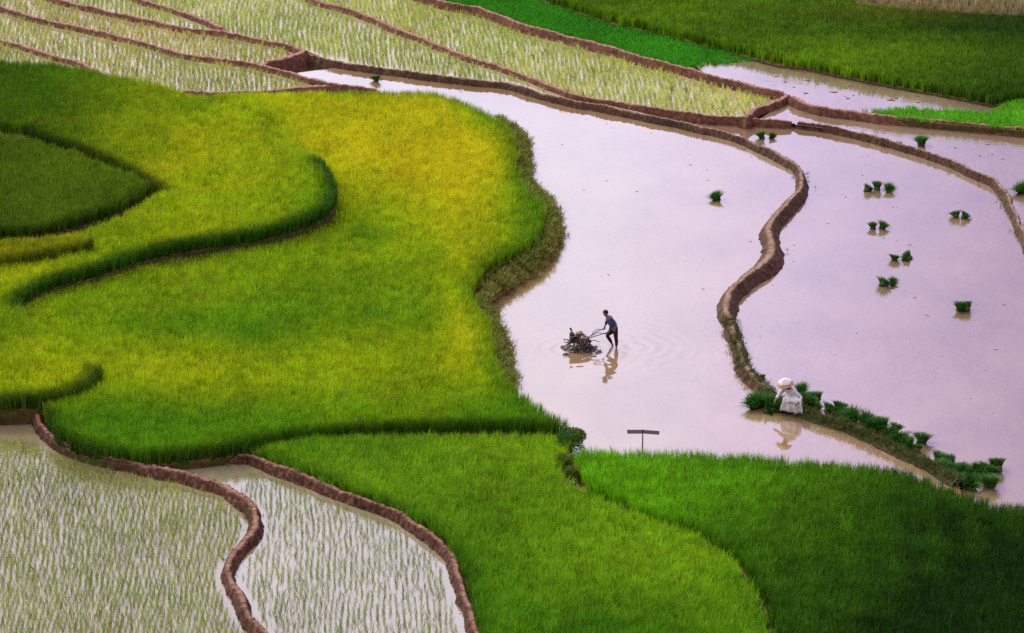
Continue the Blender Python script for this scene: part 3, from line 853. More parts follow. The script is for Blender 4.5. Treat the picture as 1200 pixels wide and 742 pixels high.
pb = ld[ti] + np.stack([RNG.normal(0, .25, nb), RNG.normal(0, .25, nb), RNG.uniform(-.1, .02, nb)], 1)
tag(scatter('ledge_grass', pb, RNG.uniform(.5, 1.2, nb), vary(lerp((.05, .10, .01), (.14, .22, .015), RNG.random(nb)), pb, .2), GRASS, LEAF, .4),
    'green grass on the trodden ledge below the left terrace', 'grass', None, 'stuff')


pb = np.concatenate([BL3[k] for k in (0, 1, 2, 3, 4, 6, 7, 9, 14, 15)])
pb = pb[RNG.random(len(pb)) < .5]
pb = pb[fnoise(pb[:, 0], pb[:, 1], 1.1, 91) > .22]
of = RNG.normal(0, .26, (len(pb), 2)); pb = pb.copy(); pb[:, :2] += of
pb[:, 2] -= .06 + 1.0 * np.clip(np.linalg.norm(of, axis=1) - .12, 0, .35)
tag(scatter('bund_weeds', pb, RNG.uniform(.3, .8, len(pb)), vary(lerp((.12, .11, .025), (.10, .20, .02), RNG.random(len(pb))), pb, .25), GRASS, LEAF, .4),
    'sparse weeds sprouting in patches along the mud bunds', 'grass', None, 'stuff')

# ------------------------------------------------------------------ bushes at the corner of the two near fields
def leafy_mesh(name, seed, r, h, n, leaf):
    rr = random.Random(seed); V = []; F = []
    for i in range(n):
        a = rr.uniform(0, 6.283); q = rr.random() ** .5; zz = rr.random()
        x, y = r * q * math.cos(a) * (1 - .4 * zz), r * q * math.sin(a) * (1 - .4 * zz); z = h * zz
        d = Vector((math.cos(a) * .6 + rr.uniform(-.5, .5), math.sin(a) * .6 + rr.uniform(-.5, .5), rr.uniform(.1, 1))).normalized()
        s = d.cross(Vector((rr.uniform(-1, 1), rr.uniform(-1, 1), .3))).normalized() * leaf * .22
        L = leaf * rr.uniform(.6, 1.3); b = Vector((x, y, z)); k0 = len(V)
        V += [b, b + d * L * .5 + s, b + d * L + Vector((0, 0, -.2 * L)), b + d * L * .5 - s]; F.append((k0, k0 + 1, k0 + 2, k0 + 3))
    return mesh_from(name, V, F)


def weed_bush(px, py, z, r, h, label, mat, seed, n=420):
    c = P(px, py, z); t = empty('weed_bush', c)
    tag(t, label, 'bush')
    link('foliage', leafy_mesh('foliage', seed, r, h, n * 3, .10), mat, t)
    bm = bmesh.new()
    for k in range(5):
        a = k * 1.3; v0 = Vector((0, 0, -.1)); v1 = Vector((math.cos(a) * r * .5, math.sin(a) * r * .5, h * .7))
        d = (v1 - v0); q = d.to_track_quat('Z', 'Y').to_matrix().to_4x4()
        bmesh.ops.create_cone(bm, cap_ends=True, segments=6, radius1=.018, radius2=.006, depth=d.length, matrix=Matrix.Translation((v0 + v1) / 2) @ q)
    bm_obj('stem', bm, BROWN, t)


BROWN = simple_mat('brown_wood', (.06, .035, .02), (.14, .085, .05), 20, .8)
WEED_BROWN = leaf_mat('weed_leaf_brown', (.16, .20, .025), .3, .03)
WEED_DARK = leaf_mat('weed_leaf_dark', (.05, .16, .015), .3, .03)
weed_bush(672, 511, .0, .45, .20, 'low olive green weed bush at the pond tip of the yellow field', WEED_BROWN, 61)
weed_bush(667, 529, .0, .6, .7, 'dark leafy bush at the corner of the two near rice fields', WEED_DARK, 62)
weed_bush(662, 548, .0, .5, .45, 'olive weed bush just below the dark leafy bush', WEED, 63)
weed_bush(671, 562, .1, .35, .4, 'small dry weed bush on the gap between the two near rice fields', WEED_BROWN, 64)

# ------------------------------------------------------------------ seedling bundles
ROOT = simple_mat('root_mud', (.05, .035, .02), (.13, .09, .05), 14, .8, .6)
TIE = simple_mat('straw_tie', (.25, .2, .08), (.42, .34, .16), 20, .8)


def bundle_meshes(seed):
    r = random.Random(seed)
    V, F = clump(260, .37, (.10, .12, .11, .13)[seed % 4], .030, seed, (.38, .48, .55, .42)[seed % 4], 3, (.5, .8, .6, .9)[seed % 4], .10)
    leaves = mesh_from('leaves', V, F)
    bm = bmesh.new()
    bmesh.ops.create_icosphere(bm, subdivisions=2, radius=.15, matrix=Matrix.Diagonal((1, 1, .62, 1)))
    for v in bm.verts: v.co += v.co.normalized() * r.uniform(-.03, .035)
    root = bpy.data.meshes.new('root_clod'); bm.to_mesh(root); bm.free()
    bm = bmesh.new()
    n, m = 14, 6
    vs = [[bm.verts.new(((.135 + .014 * math.cos(b * 6.283 / m)) * math.cos(a * 6.283 / n), (.135 + .014 * math.cos(b * 6.283 / m)) * math.sin(a * 6.283 / n), .1 + .014 * math.sin(b * 6.283 / m))) for b in range(m)] for a in range(n)]
    for a in range(n):
        for b in range(m): bm.faces.new((vs[a][b], vs[(a + 1) % n][b], vs[(a + 1) % n][(b + 1) % m], vs[a][(b + 1) % m]))
    tie = bpy.data.meshes.new('tie'); bm.to_mesh(tie); bm.free()
    leaves.materials.append(SEEDLING); root.materials.append(ROOT); tie.materials.append(TIE)
    return leaves, root, tie


BUNDLES = [bundle_meshes(s) for s in (101, 102, 103, 104)]
FLOPPED = leaf_mat('seedling_leaf_light', (.06, .20, .015), .3, .04)
nbun = [0]


def seedling_bundle(px, py, z, label, group, s=1.0, lean=(0, 0)):
    k = nbun[0]; nbun[0] += 1
    t = empty('seedling_bundle', P(px, py, z), random.uniform(0, 6.28))
    t.scale = (s * random.uniform(.85, 1.2), s * random.uniform(.85, 1.2), s * random.uniform(.85, 1.15))
    t.rotation_euler.x, t.rotation_euler.y = lean[0] + random.gauss(0, .32), lean[1] + random.gauss(0, .32)
    s *= random.uniform(.78, 1.15)
    tag(t, label, 'rice seedlings', group)
    for me in BUNDLES[k % 4]:
        link(me.name.split('.')[0], me, (), t)
    return t


GW = 'rice seedling bundles standing in the ponds'
zr = -.16
for (x, y, z, s, lean, lab) in (
        (840, 234, 0, 1.05, (0, 0), 'single bright seedling bundle standing alone in the main pond'),
        (441, 95, 0, .95, (0, 0), 'small seedling bundle in the narrow tail of the main pond beside the yellow rice'),
        (893, 162, zr, .85, (0, 0), 'seedling bundle beside the upper bend of the winding bund, left of its pair'),
        (904, 162, zr, .75, (.3, 0), 'lower seedling bundle beside the upper bend of the winding bund, right of its pair'),
        (1080, 169, .10, 1.1, (0, 0), 'dark square seedling bundle on the thin curved bund at the upper right'),
        (1198, 226, .04, 1.3, (0, 0), 'tall seedling bundle at the right edge beyond the curved bund'),
        (1015, 224, zr, .85, (0, -.2), 'left one of three seedling bundles close together in the right pond'),
        (1028, 222, zr, 1.05, (0, .3), 'tallest middle one of three seedling bundles close together in the right pond'),
        (1042, 224, zr, .85, (.3, 0), 'right one of three seedling bundles close together in the right pond'),
        (1121, 255, zr, .8, (.2, 0), 'half sunk seedling bundle near the curved bund in the right pond'),
        (1129, 256, zr, .75, (0, .8), 'toppled seedling bundle with leaves trailing to a point near the curved bund'),
        (1023, 268, zr, .9, (0, 0), 'left one of two upright seedling bundles standing as a pair'),
        (1033, 268, zr, .85, (0, .1), 'right one of two upright seedling bundles standing as a pair'),
        (1048, 305, zr, .75, (0, -.2), 'small seedling bundle low in the water left of a leaning one'),
        (1059, 305, zr, .75, (0, .5), 'seedling bundle lying over between a small one and a leaning one'),
        (1066, 303, zr, .95, (0, .4), 'leaning seedling bundle tallest of its row of three in the right pond'),
        (1034, 335, zr, 1.0, (0, -.3), 'seedling bundle with dark ragged foot nearest the middle of the right pond'),
        (1046, 333, zr, .75, (0, .5), 'smaller seedling bundle touching the ragged one in the right pond'),
        (1125, 364, zr, 1.05, (0, -.1), 'left half of the large double seedling bundle in the right pond'),
        (1133, 364, zr, 1.05, (0, .1), 'right half of the large double seedling bundle in the right pond')):
    seedling_bundle(x, y, z, lab, GW, s, lean)
GB = 'rice seedling bundles laid along the narrow bund'
q = 3.871
row = [(65, 188, 1.3), (108, 182, 1.2), (95, 150, 1.0), (135, 205, 1.1), (170, 205, 1.0), (205, 210, .8), (105, 208, .9)]
for x, y, s in row:
    seedling_bundle(870 + x / q, 430 + y / q, -.02, 'dark seedling bundle in the heap at the water side of the crouching person', GB, s * 1.05)
seedling_bundle(870 + 95 / q, 430 + 55 / q, .2, 'tiny seedling tuft on the mossy bund behind the crouching person', GB, .55)
row = [(270, 118, .9), (300, 145, .9), (342, 150, .8), (312, 172, .9), (335, 190, .8), (290, 170, 1.)]
for x, y, s in row:
    seedling_bundle(870 + x / q, 430 + y / q, -.1, 'seedling bundle in the clump on the far side of the crouching person', GB, s)
row = [(385, 205, .9), (437, 206, 1.05), (418, 216, .8), (470, 228, .8), (500, 240, 1.15), (535, 262, .9), (555, 268, 1.1), (600, 285, 1.1), (578, 290, .8), (640, 285, 1.05), (632, 300, .8), (692, 296, .85), (662, 315, .95), (690, 330, .9), (722, 345, 1.), (745, 360, .9), (765, 372, .9), (790, 385, .8)]
for x, y, s in row:
    seedling_bundle(870 + x / q, 430 + y / q, -.08, 'seedling bundle in the long row lining the narrow bund', GB, s * 1.12)
seedling_bundle(870 + 812 / q, 430 + 348 / q, zr, 'big seedling bundle standing in the water off the lower end of the row', GB, 1.35)
row = [(885, 425, 1.), (910, 440, 1.), (945, 440, .9), (905, 470, 1.), (960, 480, 1.1), (940, 500, 1.), (1000, 500, 1.1), (1030, 490, 1.), (985, 530, 1.1), (1030, 545, 1.3), (1062, 490, 1.2), (1080, 500, .9), (1110, 490, 1.1), (1000, 470, .8)]
for x, y, s in row:
    seedling_bundle(870 + x / q, 430 + y / q, zr, 'dark seedling bundle in the floating cluster where the bund meets the near rice', GB, s)
seedling_bundle(870 + 1155 / q, 430 + 470 / q, zr, 'outermost seedling bundle of the cluster, tall and alone on its pond side', GB, 1.25)
seedling_bundle(870 + 1120 / q, 430 + 545 / q, zr, 'round seedling bundle of the cluster closest to the near rice', GB, 1.3)

# ------------------------------------------------------------------ mud clods and stubble specks in the ponds
def specks(name, label, poly, z, n, seed, smin, smax, mat):
    r = random.Random(seed); w = np.array(world_poly(poly, z)); V = []; F = []; c = 0
    while c < n:
        x, y = r.uniform(w[:, 0].min(), w[:, 0].max()), r.uniform(w[:, 1].min(), w[:, 1].max())
        if not inside(np.array([x]), np.array([y]), w)[0]: continue
        c += 1; s = r.uniform(smin, smax); k0 = len(V); ex = r.uniform(1, 4)
        m = 6
        for j in range(m):
            a = j * 6.283 / m; rr = s * r.uniform(.7, 1.2)
            V.append((x + rr * ex * math.cos(a), y + rr * math.sin(a), z - .02))
        for j in range(m):
            a = j * 6.283 / m; rr = s * .55 * r.uniform(.7, 1.2)
            V.append((x + rr * ex * math.cos(a), y + rr * math.sin(a), z + s * r.uniform(.25, .5)))
        V.append((x, y, z + s * .55))
        for j in range(m):
            b = (j + 1) % m; F += [(k0 + j, k0 + b, k0 + m + b, k0 + m + j), (k0 + m + j, k0 + m + b, k0 + 2 * m)]
    return tag(link(name, mesh_from(name, V, F), mat), label, 'mud clods', None, 'stuff')


CLOD = simple_mat('wet_clod', (.12, .08, .06), (.25, .17, .13), 12, .6, .4)
specks('mud_clods', 'tiny mud clods poking out of the main pond', [(640, 130), (780, 150), (890, 180), (915, 215), (880, 300), (840, 340), (850, 400), (800, 420), (700, 330), (670, 240)], 0, 26, 5, .015, .04, CLOD)
specks('mud_clods', 'tiny mud clods scattered over the right pond', [(950, 200), (1000, 170), (1120, 210), (1180, 280), (1200, 560), (1120, 500), (960, 460), (880, 390), (900, 330), (940, 260)], zr, 40, 6, .015, .04, CLOD)
specks('mud_clods', 'mud clods and roots breaking the surface of the narrow upper pond', [(850, 76), (920, 70), (1060, 105), (1150, 122), (1050, 122), (950, 112)], .28, 48, 7, .03, .09, CLOD)
specks('mud_clods', 'low mud clods along the upper right pond', [(950, 128), (1200, 160), (1200, 215), (1100, 170), (960, 138)], .04, 14, 8, .03, .07, CLOD)

# ------------------------------------------------------------------ signboard on a post
WOOD = simple_mat('weathered_board', (.05, .035, .045), (.13, .10, .115), 9, .8, .4, stretch=(1, 12, 12))


def box_bm(bm, size, loc, rot=(0, 0, 0), bev=0.0):
    from mathutils import Euler
    r = bmesh.ops.create_cube(bm, size=1, matrix=Matrix.Translation(loc) @ Euler(rot).to_matrix().to_4x4() @ Matrix.Diagonal((*size, 1)))
    if bev:
        es = list({e for v in r['verts'] for e in v.link_edges})
        bmesh.ops.bevel(bm, geom=es, offset=bev, segments=2, affect='EDGES', profile=.5)


def tube_bm(bm, pts, rad, seg=8):
    pts = [Vector(p) for p in pts]; rings = []
    rads = rad if isinstance(rad, (list, tuple)) else [rad] * len(pts)
    for i, p in enumerate(pts):
        d = (pts[min(i + 1, len(pts) - 1)] - pts[max(i - 1, 0)]).normalized()
        a = d.cross(Vector((0, 0, 1)) if abs(d.z) < .95 else Vector((1, 0, 0))).normalized(); b = d.cross(a)
        rings.append([bm.verts.new(p + (a * math.cos(k * 6.2832 / seg) + b * math.sin(k * 6.2832 / seg)) * rads[i]) for k in range(seg)])
    for i in range(len(rings) - 1):
        for k in range(seg):
            bm.faces.new((rings[i][k], rings[i + 1][k], rings[i + 1][(k + 1) % seg], rings[i][(k + 1) % seg]))
    bm.faces.new(rings[0][::-1]); bm.faces.new(rings[-1])


sg = empty('wooden_marker', P(752.8, 530, 0))
tag(sg, 'dark wooden cross board on a thin post at the edge of the main pond', 'wooden marker')
bm = bmesh.new(); tube_bm(bm, [(0, 0, -.4), (.005, 0, .4), (0, 0, .86)], [.024, .022, .018]); bm_obj('post', bm, WOOD, sg)
bm = bmesh.new(); box_bm(bm, (.56, .16, .028), (-.27, 0, .78), (R(30), R(2), R(5)), .006); bm_obj('board', bm, WOOD, sg, False)
bm = bmesh.new(); box_bm(bm, (.60, .15, .026), (.29, 0, .76), (R(34), R(3), R(-5)), .006); bm_obj('board', bm, WOOD, sg, False)

# ------------------------------------------------------------------ power tiller
IRON = simple_mat('muddy_iron', (.035, .028, .026), (.10, .075, .062), 9, .6, .5, .4)
ENG = simple_mat('greasy_engine', (.03, .045, .045), (.08, .09, .09), 8, .5, .4, .5)
RUST = simple_mat('rusty_cover', (.16, .085, .055), (.32, .20, .14), 7, .6, .4, .4)
BLUE = simple_mat('blue_painted_tube', (.02, .05, .13), (.05, .11, .24), 9, .4, .1, .5)
RUBBER = simple_mat('black_grip', (.012, .012, .014), (.03, .03, .035), 20, .6, .2)
WETMUD = simple_mat('churned_mud', (.03, .018, .014), (.10, .06, .045), 8, .5, .8, .5)

tl = empty('power_tiller', FOOT + np.array([-1.38, -.12, 0]), R(6))
tl.scale = (.92, .92, .95); tag(tl, 'muddy two wheeled power tiller with blue handlebars, pushed through the main pond', 'power tiller')
# local: x forward is -X; origin between the wheels at the water
bm = bmesh.new()
box_bm(bm, (.95, .16, .09), (.0, 0, .27), (0, 0, 0), .015)
box_bm(bm, (.10, .42, .07), (-.46, 0, .27), (0, 0, 0), .015)
box_bm(bm, (.26, .24, .30), (.27, 0, .30), (0, R(-8), 0), .04)
bm_obj('chassis', bm, IRON, tl)
bm = bmesh.new()
box_bm(bm, (.46, .34, .28), (-.20, 0, .42), (0, 0, 0), .03)
for k in range(5): box_bm(bm, (.012, .36, .2), (-.36 + k * .035, 0, .44))
box_bm(bm, (.18, .2, .14), (-.34, 0, .60), (0, R(15), 0), .02)
bm_obj('engine', bm, ENG, tl)
bm = bmesh.new(); tube_bm(bm, [(-.22, -.17, .44), (-.22, -.25, .44)], .15, 20); tube_bm(bm, [(-.22, -.25, .44), (-.22, -.27, .44)], .06, 12); bm_obj('flywheel', bm, IRON, tl)
bm = bmesh.new(); box_bm(bm, (.30, .26, .12), (-.02, 0, .62), (0, R(-4), 0), .04); tube_bm(bm, [(.0, 0, .67), (.0, 0, .72)], .03, 10); bm_obj('fuel_tank', bm, RUST, tl)
bm = bmesh.new(); tube_bm(bm, [(-.32, .1, .62), (-.32, .1, .72), (-.34, .1, .76)], .022, 8); tube_bm(bm, [(-.34, .1, .72), (-.40, .12, .83)], .04, 10); bm_obj('exhaust', bm, IRON, tl)
bm = bmesh.new(); box_bm(bm, (.5, .07, .26), (.06, -.20, .37), (0, R(6), 0), .03); bm_obj('belt_cover', bm, RUST, tl)
bm = bmesh.new(); tube_bm(bm, [(-.46, .18, .3), (-.66, .18, .34), (-.66, -.18, .34), (-.46, -.18, .3)], .018, 8); bm_obj('front_bumper', bm, IRON, tl)
for sd in (-1, 1):
    wh = bpy.data.objects.new('cage_wheel', None); COL.objects.link(wh); wh.parent = tl; wh.location = (.10, sd * .44, .10); wh.rotation_euler = (0, random.uniform(0, 1), 0)
    bm = bmesh.new()
    for yy in (-.13, .13):
        tube_bm(bm, [(.30 * math.cos(a * 6.2832 / 20), yy, .30 * math.sin(a * 6.2832 / 20)) for a in range(21)], .016, 6)
    bm_obj('rim', bm, IRON, wh)
    bm = bmesh.new()
    for k in range(11):
        a = k * 6.2832 / 11
        box_bm(bm, (.09, .30, .014), (.30 * math.cos(a), 0, .30 * math.sin(a)), (0, -a + .5, 0))
    bm_obj('paddles', bm, WETMUD, wh)
    bm = bmesh.new()
    for k in range(5):
        a = k * 6.2832 / 5
        for yy in (-.13, .13): tube_bm(bm, [(0, yy * .3, 0), (.3 * math.cos(a), yy, .3 * math.sin(a))], .013, 6)
    tube_bm(bm, [(0, -.16, 0), (0, .16, 0)], .045, 10)
    bm_obj('hub', bm, IRON, wh)
for sd in (-1, 1):
    hb = bm = bmesh.new()
    tube_bm(bm, [(.34, sd * .06, .40), (.50, sd * .12, .49), (.74, sd * .23, .60), (.92, sd * .25, .665), (1.02, sd * .25, .675)], .019, 8)
    h = bm_obj('handlebar', bm, BLUE, tl)
    bm = bmesh.new(); tube_bm(bm, [(.94, sd * .25, .668), (1.08, sd * .25, .68)], .025, 10); bm_obj('grip', bm, RUBBER, h)
bm = bmesh.new()
tube_bm(bm, [(.46, 0, .47), (.58, -.12, .64), (.74, -.20, .70), (.88, -.23, .69)], .014, 8); tube_bm(bm, [(.46, 0, .47), (.58, .12, .64), (.74, .20, .70), (.88, .23, .69)], .014, 8)
tube_bm(bm, [(.62, -.18, .545), (.62, .18, .545)], .014, 8)
bm_obj('handle_brace', bm, BLUE, tl)
bm = bmesh.new(); tube_bm(bm, [(.36, 0, .3), (.62, 0, .30), (.82, 0, .22)], .016, 8); tube_bm(bm, [(.40, -.05, .2), (.55, -.05, -.2)], .03, 8); box_bm(bm, (.22, .3, .02), (.56, 0, .02), (0, R(40), 0)); bm_obj('plough', bm, IRON, tl)
# mud thrown up around it
md_ = bmesh.new()
rr = random.Random(5)
for k in range(110):
    a = rr.random()
    x, y = -.55 + 1.25 * a + rr.gauss(0, .06), rr.gauss(-.05, .24) - .25 * (a > .7)
    s = rr.uniform(.04, .09)
    bmesh.ops.create_icosphere(md_, subdivisions=2, radius=s, matrix=Matrix.Translation((x, y, rr.uniform(-.04, .02))) @ Matrix.Diagonal((1.5, 1.1, rr.uniform(.4, .7), 1)))
for v in md_.verts: v.co += Vector((mnoise.noise(v.co * 9), mnoise.noise(v.co * 9 + Vector((5, 0, 0))), mnoise.noise(v.co * 9 + Vector((0, 5, 0))))) * .05
o = bm_obj('churned_mud', md_, WETMUD, None, True)
o.location = tl.location; tag(o, 'dark heap of churned mud thrown up round the power tiller', 'mud', None, 'stuff')


# ------------------------------------------------------------------ farmer
SKIN = simple_mat('skin', (.26, .13, .085), (.34, .18, .12), 6, .6, 0)
SHIRT = simple_mat('blue_grey_shirt', (.055, .065, .13), (.095, .11, .20), 5, .9, .3)
TROUSER = simple_mat('dark_trousers', (.012, .010, .014), (.035, .028, .032), 6, .8, .3)
HAIR = simple_mat('black_hair', (.006, .005, .005), (.018, .014, .012), 40, .6, .5)


def skin_mesh(name, verts, edges, radii, mat, parent, sub=2, root=0):
    me = bpy.data.meshes.new(name + '_cage'); me.from_pydata(verts, edges, [])
    tmp = bpy.data.objects.new(name + '_cage', me); COL.objects.link(tmp)
    tmp.modifiers.new('skin', 'SKIN')
    sv = me.skin_vertices
    if not sv:
        bm = bmesh.new(); bm.from_mesh(me); bm.verts.layers.skin.verify(); bm.to_mesh(me); bm.free(); sv = me.skin_vertices
    for i, r_ in enumerate(radii):
        sv[0].data[i].radius = r_ if isinstance(r_, tuple) else (r_, r_)
        sv[0].data[i].use_root = (i == root)
    s = tmp.modifiers.new('sub', 'SUBSURF'); s.levels = s.render_levels = sub
    dg = bpy.context.evaluated_depsgraph_get(); dg.update()
    out = bpy.data.meshes.new_from_object(tmp.evaluated_get(dg)); out.name = name
    bpy.data.objects.remove(tmp); bpy.data.meshes.remove(me)
    for p in out.polygons: p.use_smooth = True
    out.materials.clear()
    return link(name, out, mat, parent)


def chain(defs):
    """defs: {name: (parent, (x,y,z), r)} in order"""
    ids = {}; V = []; E = []; Rr = []
    for k, (pa, co, r_) in defs.items():
        ids[k] = len(V); V.append(co); Rr.append(r_)
        if pa: E.append((ids[pa], ids[k]))
    return V, E, Rr


SX, SZ = 1.0, 1.0
pelv = (-.03, 0, .74)
body = {
    'pelvis': (None, pelv, .135), 'belly': ('pelvis', (-.10, 0, .88), .125), 'chest': ('belly', (-.22, 0, 1.07), .145), 'ubust': ('chest', (-.29, 0, 1.17), .10),
    'neck': ('ubust', (-.355, 0, 1.25), .052), 'jaw': ('neck', (-.415, 0, 1.305), .066), 'skull': ('jaw', (-.425, 0, 1.385), .094), 'crown': ('skull', (-.41, 0, 1.445), .066),
    'nose': ('jaw', (-.50, 0, 1.345), .014),
}
for sd, nm in ((-1, 'n'), (1, 'f')):   # n: camera side
    sh = (-.275, sd * .175, 1.145)
    body['sh' + nm] = ('ubust', sh, .062)
    if sd < 0:
        el, wr, ha = (-.20, -.27, .90), (-.285, -.27, .735), (-.335, -.262, .69)
    else:
        el, wr, ha = (-.36, .25, .92), (-.41, .262, .76), (-.44, .255, .69)
    body['el' + nm] = ('sh' + nm, el, .043)
    body['wr' + nm] = ('el' + nm, wr, .030)
    body['ha' + nm] = ('wr' + nm, ha, .034)
    for f in range(4):
        b0 = (ha[0] - .02 + .018 * f, ha[1] - .025, ha[2] - .012)
        body['f%s%d' % (nm, f)] = ('ha' + nm, b0, .010)
        body['g%s%d' % (nm, f)] = ('f%s%d' % (nm, f), (b0[0] - .004, b0[1] + .005, b0[2] - .038), .009)
    body['th' + nm] = ('ha' + nm, (ha[0] - .03, ha[1] + .035, ha[2] - .02), .011)
    hip = (-.03, sd * .095, .70)
    body['hip' + nm] = ('pelvis', hip, .098)
    if sd < 0:   # near leg, trailing and straight
        kn, an, to = (.0, -.10, .37), (.015, -.10, .02), (-.10, -.10, -.06)
        an2 = (.02, -.10, -.10)
    else:        # far leg, stepping forward, bent
        kn, an, to = (-.345, .11, .42), (-.13, .10, .06), (-.22, .10, -.06)
        an2 = (-.10, .10, -.09)
    body['kn' + nm] = ('hip' + nm, kn, .062)
    mid = tuple(a * .6 + b * .4 for a, b in zip(kn, an)); body['ca' + nm] = ('kn' + nm, (mid[0] + .015, mid[1], mid[2]), .056)
    body['an' + nm] = ('ca' + nm, an, .038)
    body['he' + nm] = ('an' + nm, an2, .04); body['to' + nm] = ('he' + nm, (to[0], to[1], an2[2]), .03)
pr = empty('person', FOOT); tag(pr, 'farmer in a blue grey shirt and dark trousers leaning into the power tiller handles', 'person')
bo = skin_mesh('body', *chain(body), SKIN, pr)
g_ = .016
def grow(keys, extra=g_, cut=None):
    d = {}
    for k in keys:
        pa, co, r_ = body[k]
        d[k] = (pa if pa in d else None, co, r_ + extra)
    return d
s_ = grow(['ubust', 'chest', 'belly', 'pelvis', 'shn', 'eln', 'shf', 'elf'])
s_['ubust'] = (None, (-.30, 0, 1.175), .128); s_['chest'] = ('ubust', body['chest'][1], .175); s_['belly'] = ('chest', body['belly'][1], .158); s_['pelvis'] = ('belly', (-.055, 0, .80), .152); s_['collar'] = ('ubust', (-.335, 0, 1.225), .088)
for nm in 'nf': s_['sh' + nm] = ('ubust', body['sh' + nm][1], .088); s_['el' + nm] = ('sh' + nm, body['el' + nm][1], .062)
for nm in 'nf':
    w_ = body['wr' + nm]; e_ = body['el' + nm]
    s_['cuff' + nm] = ('el' + nm, tuple(a * .25 + b * .75 for a, b in zip(e_[1], w_[1])), .047)
skin_mesh('shirt', *chain(s_), SHIRT, pr)
t_ = grow(['pelvis', 'hipn', 'knn', 'can', 'hipf', 'knf', 'caf'])
t_ = {'waist': (None, (-.07, 0, .84), .135), **t_}; t_['pelvis'] = ('waist', (-.03, 0, .74), .142)
for nm in 'nf':
    t_['cu' + nm] = ('ca' + nm, tuple(a * .25 + b * .75 for a, b in zip(body['ca' + nm][1], body['an' + nm][1])), .058)
skin_mesh('trousers', *chain(t_), TROUSER, pr)
bm = bmesh.new()
bmesh.ops.create_uvsphere(bm, u_segments=24, v_segments=16, radius=.108, matrix=Matrix.Translation((-.408, 0, 1.405)) @ Matrix.Diagonal((1.0, .92, .95, 1)))
kill = [v for v in bm.verts if (v.co.x < -.425 and v.co.z < 1.425) or v.co.z < 1.35]
bmesh.ops.delete(bm, geom=kill, context='VERTS')
for v in bm.verts: v.co += Vector((mnoise.noise(v.co * 40), mnoise.noise(v.co * 40 + Vector((3, 0, 0))), mnoise.noise(v.co * 40 + Vector((0, 3, 0))))) * .008
bm_obj('hair', bm, HAIR, pr)
EYE = simple_mat('dark_eye', (.01, .008, .008), (.03, .02, .02), 10, .3, 0)
for sd in (-1, 1):
    bm = bmesh.new(); bmesh.ops.create_uvsphere(bm, u_segments=10, v_segments=6, radius=.012, matrix=Matrix.Translation((-.503, sd * .034, 1.378))); bm_obj('eye', bm, EYE, pr)
    bm = bmesh.new(); bmesh.ops.create_uvsphere(bm, u_segments=10, v_segments=8, radius=.03, matrix=Matrix.Translation((-.41, sd * .092, 1.36)) @ Matrix.Diagonal((.7, .35, 1.1, 1))); bm_obj('ear', bm, SKIN, pr)

# ------------------------------------------------------------------ crouching person on the narrow bund
PALE = simple_mat('pale_shirt', (.72, .66, .72), (.86, .82, .85), 7, .85, .5)
LILAC = simple_mat('lilac_trousers', (.46, .38, .50), (.66, .58, .68), 6, .85, .5)
STRAW = simple_mat('straw_weave', (.50, .28, .12), (.74, .48, .25), 18, .8, .6, stretch=(1, 1, 6))
CLOTH = simple_mat('white_cloth', (.72, .68, .70), (.86, .83, .84), 6, .8, .4)
cr = {
    'pelvis': (None, (.12, .12, .40), .155), 'belly': ('pelvis', (.07, .06, .58), .14), 'chest': ('belly', (-.05, .0, .78), .15), 'ubust': ('chest', (-.13, -.04, .90), .10),
    'neck': ('ubust', (-.195, -.07, .985), .05), 'jaw': ('neck', (-.245, -.095, 1.035), .066), 'skull': ('jaw', (-.25, -.095, 1.12), .092), 'crown': ('skull', (-.24, -.09, 1.18), .066),
    'nose': ('jaw', (-.305, -.155, 1.07), .014)}
ARM = {'a': ((-.01, -.16, .87), (.26, -.17, .63), (.12, -.46, .53), (.06, -.50, .50)), 'b': ((-.25, .09, .87), (-.44, .03, .68), (-.56, -.12, .52), (-.60, -.16, .47))}
LEG = {'a': ((.17, .06, .38), (.12, -.30, .56), (.15, -.16, .07), (.02, -.32, .02)), 'b': ((.04, .18, .38), (-.23, -.10, .56), (-.12, .02, .10), (-.26, -.12, .05))}
for k, (sh, el, wr, ha) in ARM.items():
    cr['sh' + k] = ('ubust', sh, .06); cr['el' + k] = ('sh' + k, el, .042); cr['wr' + k] = ('el' + k, wr, .029); cr['ha' + k] = ('wr' + k, ha, .033)
    for f in range(4):
        b0 = (ha[0] - .024 + .016 * f, ha[1] - .018, ha[2] - .016)
        cr['f%s%d' % (k, f)] = ('ha' + k, b0, .010); cr['g%s%d' % (k, f)] = ('f%s%d' % (k, f), (b0[0] - .006, b0[1] - .012, b0[2] - .034), .009)
    cr['th' + k] = ('ha' + k, (ha[0] + .035, ha[1] - .02, ha[2] - .01), .011)
for k, (hp, kn, an, to) in LEG.items():
    cr['hip' + k] = ('pelvis', hp, .10); cr['kn' + k] = ('hip' + k, kn, .064)
    cr['ca' + k] = ('kn' + k, tuple(a * .6 + b * .4 for a, b in zip(kn, an)), .056); cr['an' + k] = ('ca' + k, an, .038); cr['to' + k] = ('an' + k, to, .032)
pc = empty('person', P(928.5, 483, .05)); tag(pc, 'crouching person in pale clothing and a wide hat among seedlings on the narrow bund', 'person')
skin_mesh('body', *chain(cr), SKIN, pc)
d_ = {'ubust': (None, cr['ubust'][1], .128), 'collar': ('ubust', (-.17, -.06, .95), .085), 'chest': ('ubust', cr['chest'][1], .178), 'belly': ('chest', cr['belly'][1], .172), 'pelvis': ('belly', (.12, .12, .42), .185)}
